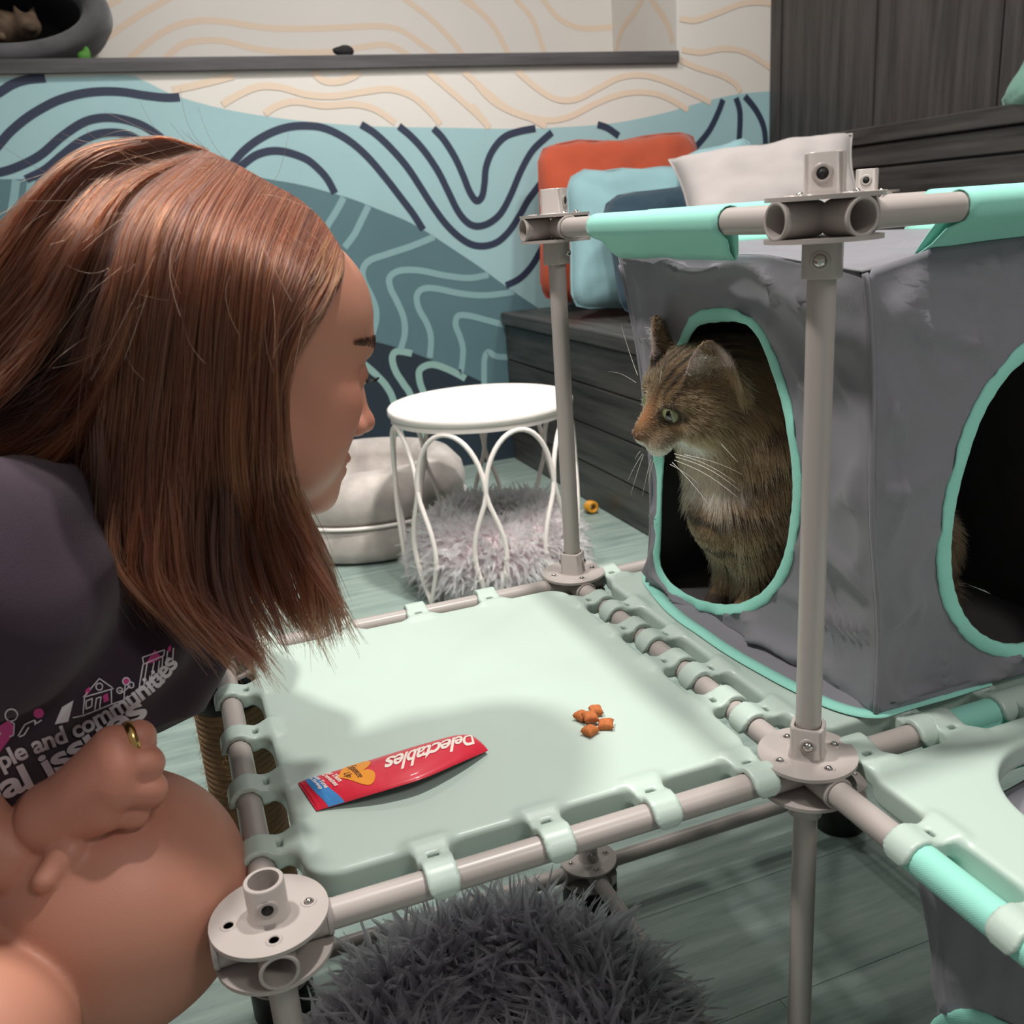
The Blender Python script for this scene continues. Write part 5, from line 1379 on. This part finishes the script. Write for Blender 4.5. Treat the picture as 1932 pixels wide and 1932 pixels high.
pl([S2(l) for l in ([(430, 1145), (515, 1048), (592, 1100), (440, 1142)], [(437, 1145), (430, 1230)], [(580, 1105), (582, 1182)], [(375, 1250), (430, 1238), (580, 1180), (640, 1160), (705, 1120)],
    [(445, 1165), (478, 1150), (475, 1190), (445, 1205), (445, 1165)], [(492, 1210), (500, 1150), (525, 1142), (518, 1200)], ci(515, 1090, 18, 10),
    [(645, 1155), (652, 1085)], [(648, 1120), (620, 1110)], [(650, 1110), (680, 1085)], ci(624, 1110, 15, 10), ci(682, 1082, 15, 10), ci(658, 1063, 19, 10),
    [(742, 940), (855, 900), (850, 930), (748, 975), (742, 940)], [(745, 975), (720, 1110)], [(765, 970), (745, 1095)], [(800, 965), (780, 1075)], [(828, 955), (815, 1060)], [(845, 935), (835, 1050)], [(710, 1118), (840, 1065), (890, 1010)],
    [(870, 905), (858, 1000)], [(900, 890), (895, 960)], [(880, 945), (890, 942)],
    ci(58, 1235, 32, 14), [(20, 1290), (48, 1265), (75, 1280), (72, 1340), (50, 1350)], [(0, 1340), (20, 1300)], [(95, 1345), (130, 1285), (180, 1262), (190, 1280), (215, 1262)], [(100, 1350), (125, 1340), (150, 1300)], [(180, 1262), (182, 1288)])], 2.2, m_pw)
# ------------------------------------------------------------------ hair
rg = np.random.default_rng(21)
KH = 30
hairhead = Field()
for c_, r_ in (((-.010, 0, .034), (.098, .075, .073)), ((.030, 0, -.018), (.055, .062, .076)), ((.0, 0, -.05), (.07, .062, .05))):
    hairhead.ell(H(c_), tuple(v*HS for v in r_), .02, HR)
def head_t(x, y, off):
    ts = np.linspace(.45, .75, 400); d_ = ray(x, y); Pt = CO+ts[:, None]*d_; f = np.concatenate([hairhead(q) for q in np.array_split(Pt, 40)])-off
    neg = np.nonzero(f < 0)[0]
    if len(neg): return ts[neg[0]], True
    i = f.argmin(); return ts[i], f[i] < .02
def drape(g_, off):
    out = []; last = None
    for k, (x, y, t) in enumerate(g_):
        tt, ok = head_t(x, y, off*min(1, .45+k*.35))
        if ok: last = tt
        elif last is None: last = tt
        else: tt = last+.35*(t-g_[k-1][2]); last = tt
        out.append((x, y, tt))
    t = np.array([o[2] for o in out]); t2 = t.copy(); t2[1:-1] = np.minimum(t[1:-1], .25*t[:-2]+.5*t[1:-1]+.25*t[2:])
    for k in range(len(t2)-3, 0, -1): pass
    return [(o[0], o[1], tk) for o, tk in zip(out, t2)]
def resample(Pts, K):
    q = catmull(Pts, 10); s = np.concatenate([[0], np.cumsum(np.linalg.norm(np.diff(q, axis=0), axis=1))]); u = np.linspace(0, s[-1], K)
    return np.stack([np.interp(u, s, q[:, i]) for i in range(3)], 1)
def sheet(guides, n, thick, clumps, cl, wave, cut=(.86, 1.03), tint=None, spread=.002, off=.014):
    Gd = np.array([resample([W(*p) for p in drape(g_, off)], KH) for g_ in guides]); G = len(Gd)
    u = rg.uniform(0, G-1, n)
    if clumps:
        cc = np.sort(rg.uniform(0, G-1, clumps)); ci_ = np.clip(np.searchsorted(cc, u), 0, clumps-1); uc = cc[ci_]
        cd = rg.uniform(0, 1, clumps)[ci_]
    else: uc = u; cd = rg.uniform(0, 1, n); ci_ = np.arange(n)
    ss = np.linspace(0, 1, KH)
    k = (cl*ss**1.6)[None]; U = u[:, None]*(1-k)+uc[:, None]*k; U = np.clip(U, 0, G-1-1e-6); i = U.astype(int); w = (U-i)[..., None]
    kk = np.arange(KH)[None]+0*i
    gm = lambda j: Gd[np.clip(j, 0, G-1), kk]
    p0, p1, p2, p3 = gm(i-1), gm(i), gm(i+1), gm(i+2)
    St = .5*(2*p1+(p2-p0)*w+(2*p0-5*p1+4*p2-p3)*w*w+(3*p1-p0-3*p2+p3)*w**3)
    lay = rg.uniform(0, 1, n)*.55+cd*.45                                  # depth layer of the strand
    view = St-CO; view /= np.linalg.norm(view, axis=2)[..., None]
    prof = (.25+.75*np.minimum(ss*3, 1))[None, :, None]
    St = St+view*(lay[:, None, None]*thick)*prof
    ph = rg.uniform(0, 6.28, (clumps or n, 3))[ci_]; fq = rg.uniform(5, 11, (clumps or n, 1))[ci_]
    for a in range(3): St[..., a] += wave*(ss**1.3)*np.sin(fq*ss[None]+ph[:, a:a+1])
    ph2 = rg.uniform(0, 6.28, (n, 3)); 
    for a in range(3): St[..., a] += spread*(ss**.8)*rg.normal(0, .6, (n, 1))*1.0+spread*.6*ss*np.sin(9*ss[None]+ph2[:, a:a+1])
    # trim to varied lengths
    L_ = rg.uniform(cut[0], cut[1], n); idx = np.clip(ss[None]*L_[:, None], 0, 1.06)*(KH-1); i0 = np.clip(idx.astype(int), 0, KH-2); f = (idx-i0)[..., None]
    r_ = np.arange(n)[:, None]; St = St[r_, i0]*(1-f)+St[r_, i0+1]*f
    fl = St.reshape(-1, 3); sel = np.linalg.norm(fl-HO, axis=1) < .14; q = fl[sel]
    for _ in range(2):
        d0 = np.concatenate([hairhead(c_) for c_ in np.array_split(q, 60)])-.0035
        e_ = 5e-4; gr = np.stack([(np.concatenate([hairhead(c_) for c_ in np.array_split(q+np.eye(3)[k_]*e_, 60)])-.0035-d0)/e_ for k_ in range(3)], 1)
        q = q-np.minimum(d0, 0)[:, None]*gr
    fl[sel] = q; St = fl.reshape(St.shape)
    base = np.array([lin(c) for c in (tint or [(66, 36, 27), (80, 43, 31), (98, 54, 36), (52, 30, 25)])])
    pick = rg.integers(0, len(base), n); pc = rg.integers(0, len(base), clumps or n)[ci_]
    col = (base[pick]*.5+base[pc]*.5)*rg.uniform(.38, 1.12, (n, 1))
    return St, col
A = lambda *g_: list(g_)
near_side = [
    A((648, 478, .672), (622, 560, .640), (570, 640, .615), (538, 720, .603), (532, 830, .598), (556, 930, .598), (600, 1030, .604), (655, 1168, .612)),
    A((612, 420, .675), (570, 520, .632), (530, 620, .605), (514, 740, .594), (514, 860, .592), (532, 960, .594), (572, 1050, .602), (610, 1190, .612)),
    A((565, 376, .676), (520, 480, .625), (497, 600, .596), (486, 740, .586), (484, 880, .585), (492, 990, .588), (515, 1080, .596), (560, 1180, .604)),
    A((510, 345, .677), (455, 450, .622), (430, 580, .590), (420, 740, .580), (418, 900, .579), (420, 1020, .583), (440, 1120, .590), (492, 1230, .600)),
    A((462, 318, .678), (395, 430, .620), (366, 570, .587), (352, 740, .577), (345, 900, .576), (345, 1040, .580), (368, 1130, .588), (455, 1235, .600)),
    A((430, 302, .680), (345, 410, .620), (308, 560, .586), (290, 730, .576), (280, 890, .575), (280, 1020, .580), (298, 1110, .588), (400, 1210, .602)),
    A((405, 290, .682), (300, 395, .622), (255, 540, .588), (232, 700, .577), (218, 860, .577), (216, 980, .582), (232, 1070, .592), (310, 1180, .606)),
    A((385, 282, .684), (262, 380, .626), (212, 520, .592), (186, 670, .580), (168, 820, .580), (160, 930, .586), (170, 1020, .596), (225, 1130, .610))]
back_sweep = [
    A((395, 284, .684), (250, 350, .640), (165, 470, .612), (110, 590, .600), (40, 690, .596), (-50, 780, .596), (-150, 830, .60)),
    A((375, 276, .684), (225, 335, .648), (130, 450, .622), (60, 570, .610), (-10, 660, .605), (-90, 740, .605), (-180, 790, .61)),
    A((350, 268, .686), (200, 315, .655), (95, 425, .632), (20, 545, .622), (-60, 640, .616), (-140, 710, .616), (-220, 760, .62)),
    A((325, 260, .688), (180, 295, .664), (75, 395, .645), (-10, 515, .636), (-90, 610, .63), (-170, 680, .63), (-250, 730, .635)),
    A((300, 256, .692), (165, 285, .676), (62, 375, .664), (-25, 490, .655), (-110, 590, .65), (-190, 660, .65), (-270, 700, .65))]
low_curl = [
    A((330, 420, .600), (262, 560, .585), (222, 690, .578), (180, 780, .574), (110, 860, .574), (20, 925, .578), (-90, 960, .584)),
    A((290, 420, .604), (225, 560, .588), (188, 680, .580), (140, 760, .576), (75, 825, .576), (0, 870, .58), (-90, 905, .586)),
    A((255, 420, .610), (190, 560, .592), (150, 670, .584), (100, 740, .579), (40, 795, .579), (-30, 830, .583), (-110, 860, .589))]
temple = [
    A((650, 482, .672), (640, 530, .652), (606, 590, .630), (565, 640, .614), (538, 680, .606)),
    A((640, 462, .672), (618, 525, .645), (585, 580, .624), (556, 622, .611), (532, 660, .604)),
    A((618, 430, .674), (592, 500, .640), (565, 560, .618), (545, 602, .608), (528, 640, .602))]
bridge = [near_side[-1], A((390, 283, .684), (256, 362, .63), (188, 494, .60), (148, 625, .59), (100, 750, .588), (55, 850, .59), (10, 920, .595), (-10, 980, .60)), A(*back_sweep[0], (-200, 860, .60))]
under = [A((400, 290, .68), (262, 395, .63), (175, 510, .61), (110, 610, .605), (20, 700, .606), (-60, 750, .61)), A((392, 300, .68), (270, 420, .62), (195, 550, .60), (140, 660, .598), (60, 745, .60), (-60, 800, .605)), A((380, 330, .66), (262, 460, .61), (205, 600, .595), (160, 710, .592), (80, 800, .595), (-60, 850, .60)), A((370, 360, .65), (268, 500, .60), (215, 650, .59), (170, 760, .588), (100, 840, .59), (-60, 900, .60))]
m_hair = fiber_mat('auburn_hair', None, .32, .5)
allS = []; allC = []
cop = [(112, 58, 36), (132, 72, 42), (92, 48, 32), (74, 40, 30)]
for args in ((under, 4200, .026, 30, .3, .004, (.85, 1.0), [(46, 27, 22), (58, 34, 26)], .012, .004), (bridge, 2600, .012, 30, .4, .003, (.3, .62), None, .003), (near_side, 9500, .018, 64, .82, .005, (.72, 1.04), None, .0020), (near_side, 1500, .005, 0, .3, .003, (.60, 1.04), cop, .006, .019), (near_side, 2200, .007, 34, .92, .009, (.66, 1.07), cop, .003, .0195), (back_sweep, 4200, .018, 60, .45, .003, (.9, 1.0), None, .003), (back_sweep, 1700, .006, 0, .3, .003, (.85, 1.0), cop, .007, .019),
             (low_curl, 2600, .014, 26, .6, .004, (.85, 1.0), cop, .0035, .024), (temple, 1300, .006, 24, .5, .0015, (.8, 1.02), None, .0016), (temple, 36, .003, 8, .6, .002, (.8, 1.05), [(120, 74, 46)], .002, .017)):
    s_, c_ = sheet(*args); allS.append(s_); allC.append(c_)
# far side: the same curtain mirrored across the head's middle
s_, c_ = sheet(near_side[1:], 2600, .03, 60, .5, .003, (.72, .9), None, .002)
hs = (s_.reshape(-1, 3)-HO) @ HR; hs[:, 1] *= -1; s_ = (HO+hs @ HR.T).reshape(s_.shape); allS.append(s_); allC.append(c_)
hair_obj_ = pkid(hair_obj('hair', np.concatenate(allS), np.concatenate([[.00022], np.full(KH-6, .00030), [.00027, .00023, .00018, .00012, .00006]]), m_hair, None, np.concatenate(allC)))
# loose flyaway strands
fl_ = []
for k in range(300):
    src = allS[rg.choice([1, 2, 3, 5, 7])]; b = src[rg.integers(len(src))]; i0 = rg.integers(0, 18); ln = rg.uniform(.015, .05)
    t = b[i0+2]-b[i0]; t /= np.linalg.norm(t); o = b[i0]-H((-.01, 0, .02)); o /= np.linalg.norm(o); d = t*.8+o*rg.uniform(.05, .35)+rg.normal(0, .25, 3); d /= np.linalg.norm(d); cv_ = rg.normal(0, .6, 3)-np.array([0, 0, .3])
    ss = np.linspace(0, 1, KH)[:, None]; fl_.append(b[i0]+o*.001+(d*ss+cv_*ss**2*.6)*ln)
fw = pkid(hair_obj('flyaway_hair', np.array(fl_), np.linspace(.00012, .00006, KH), fiber_mat('flyaway_fibre', (120, 72, 48), .3, .5)))
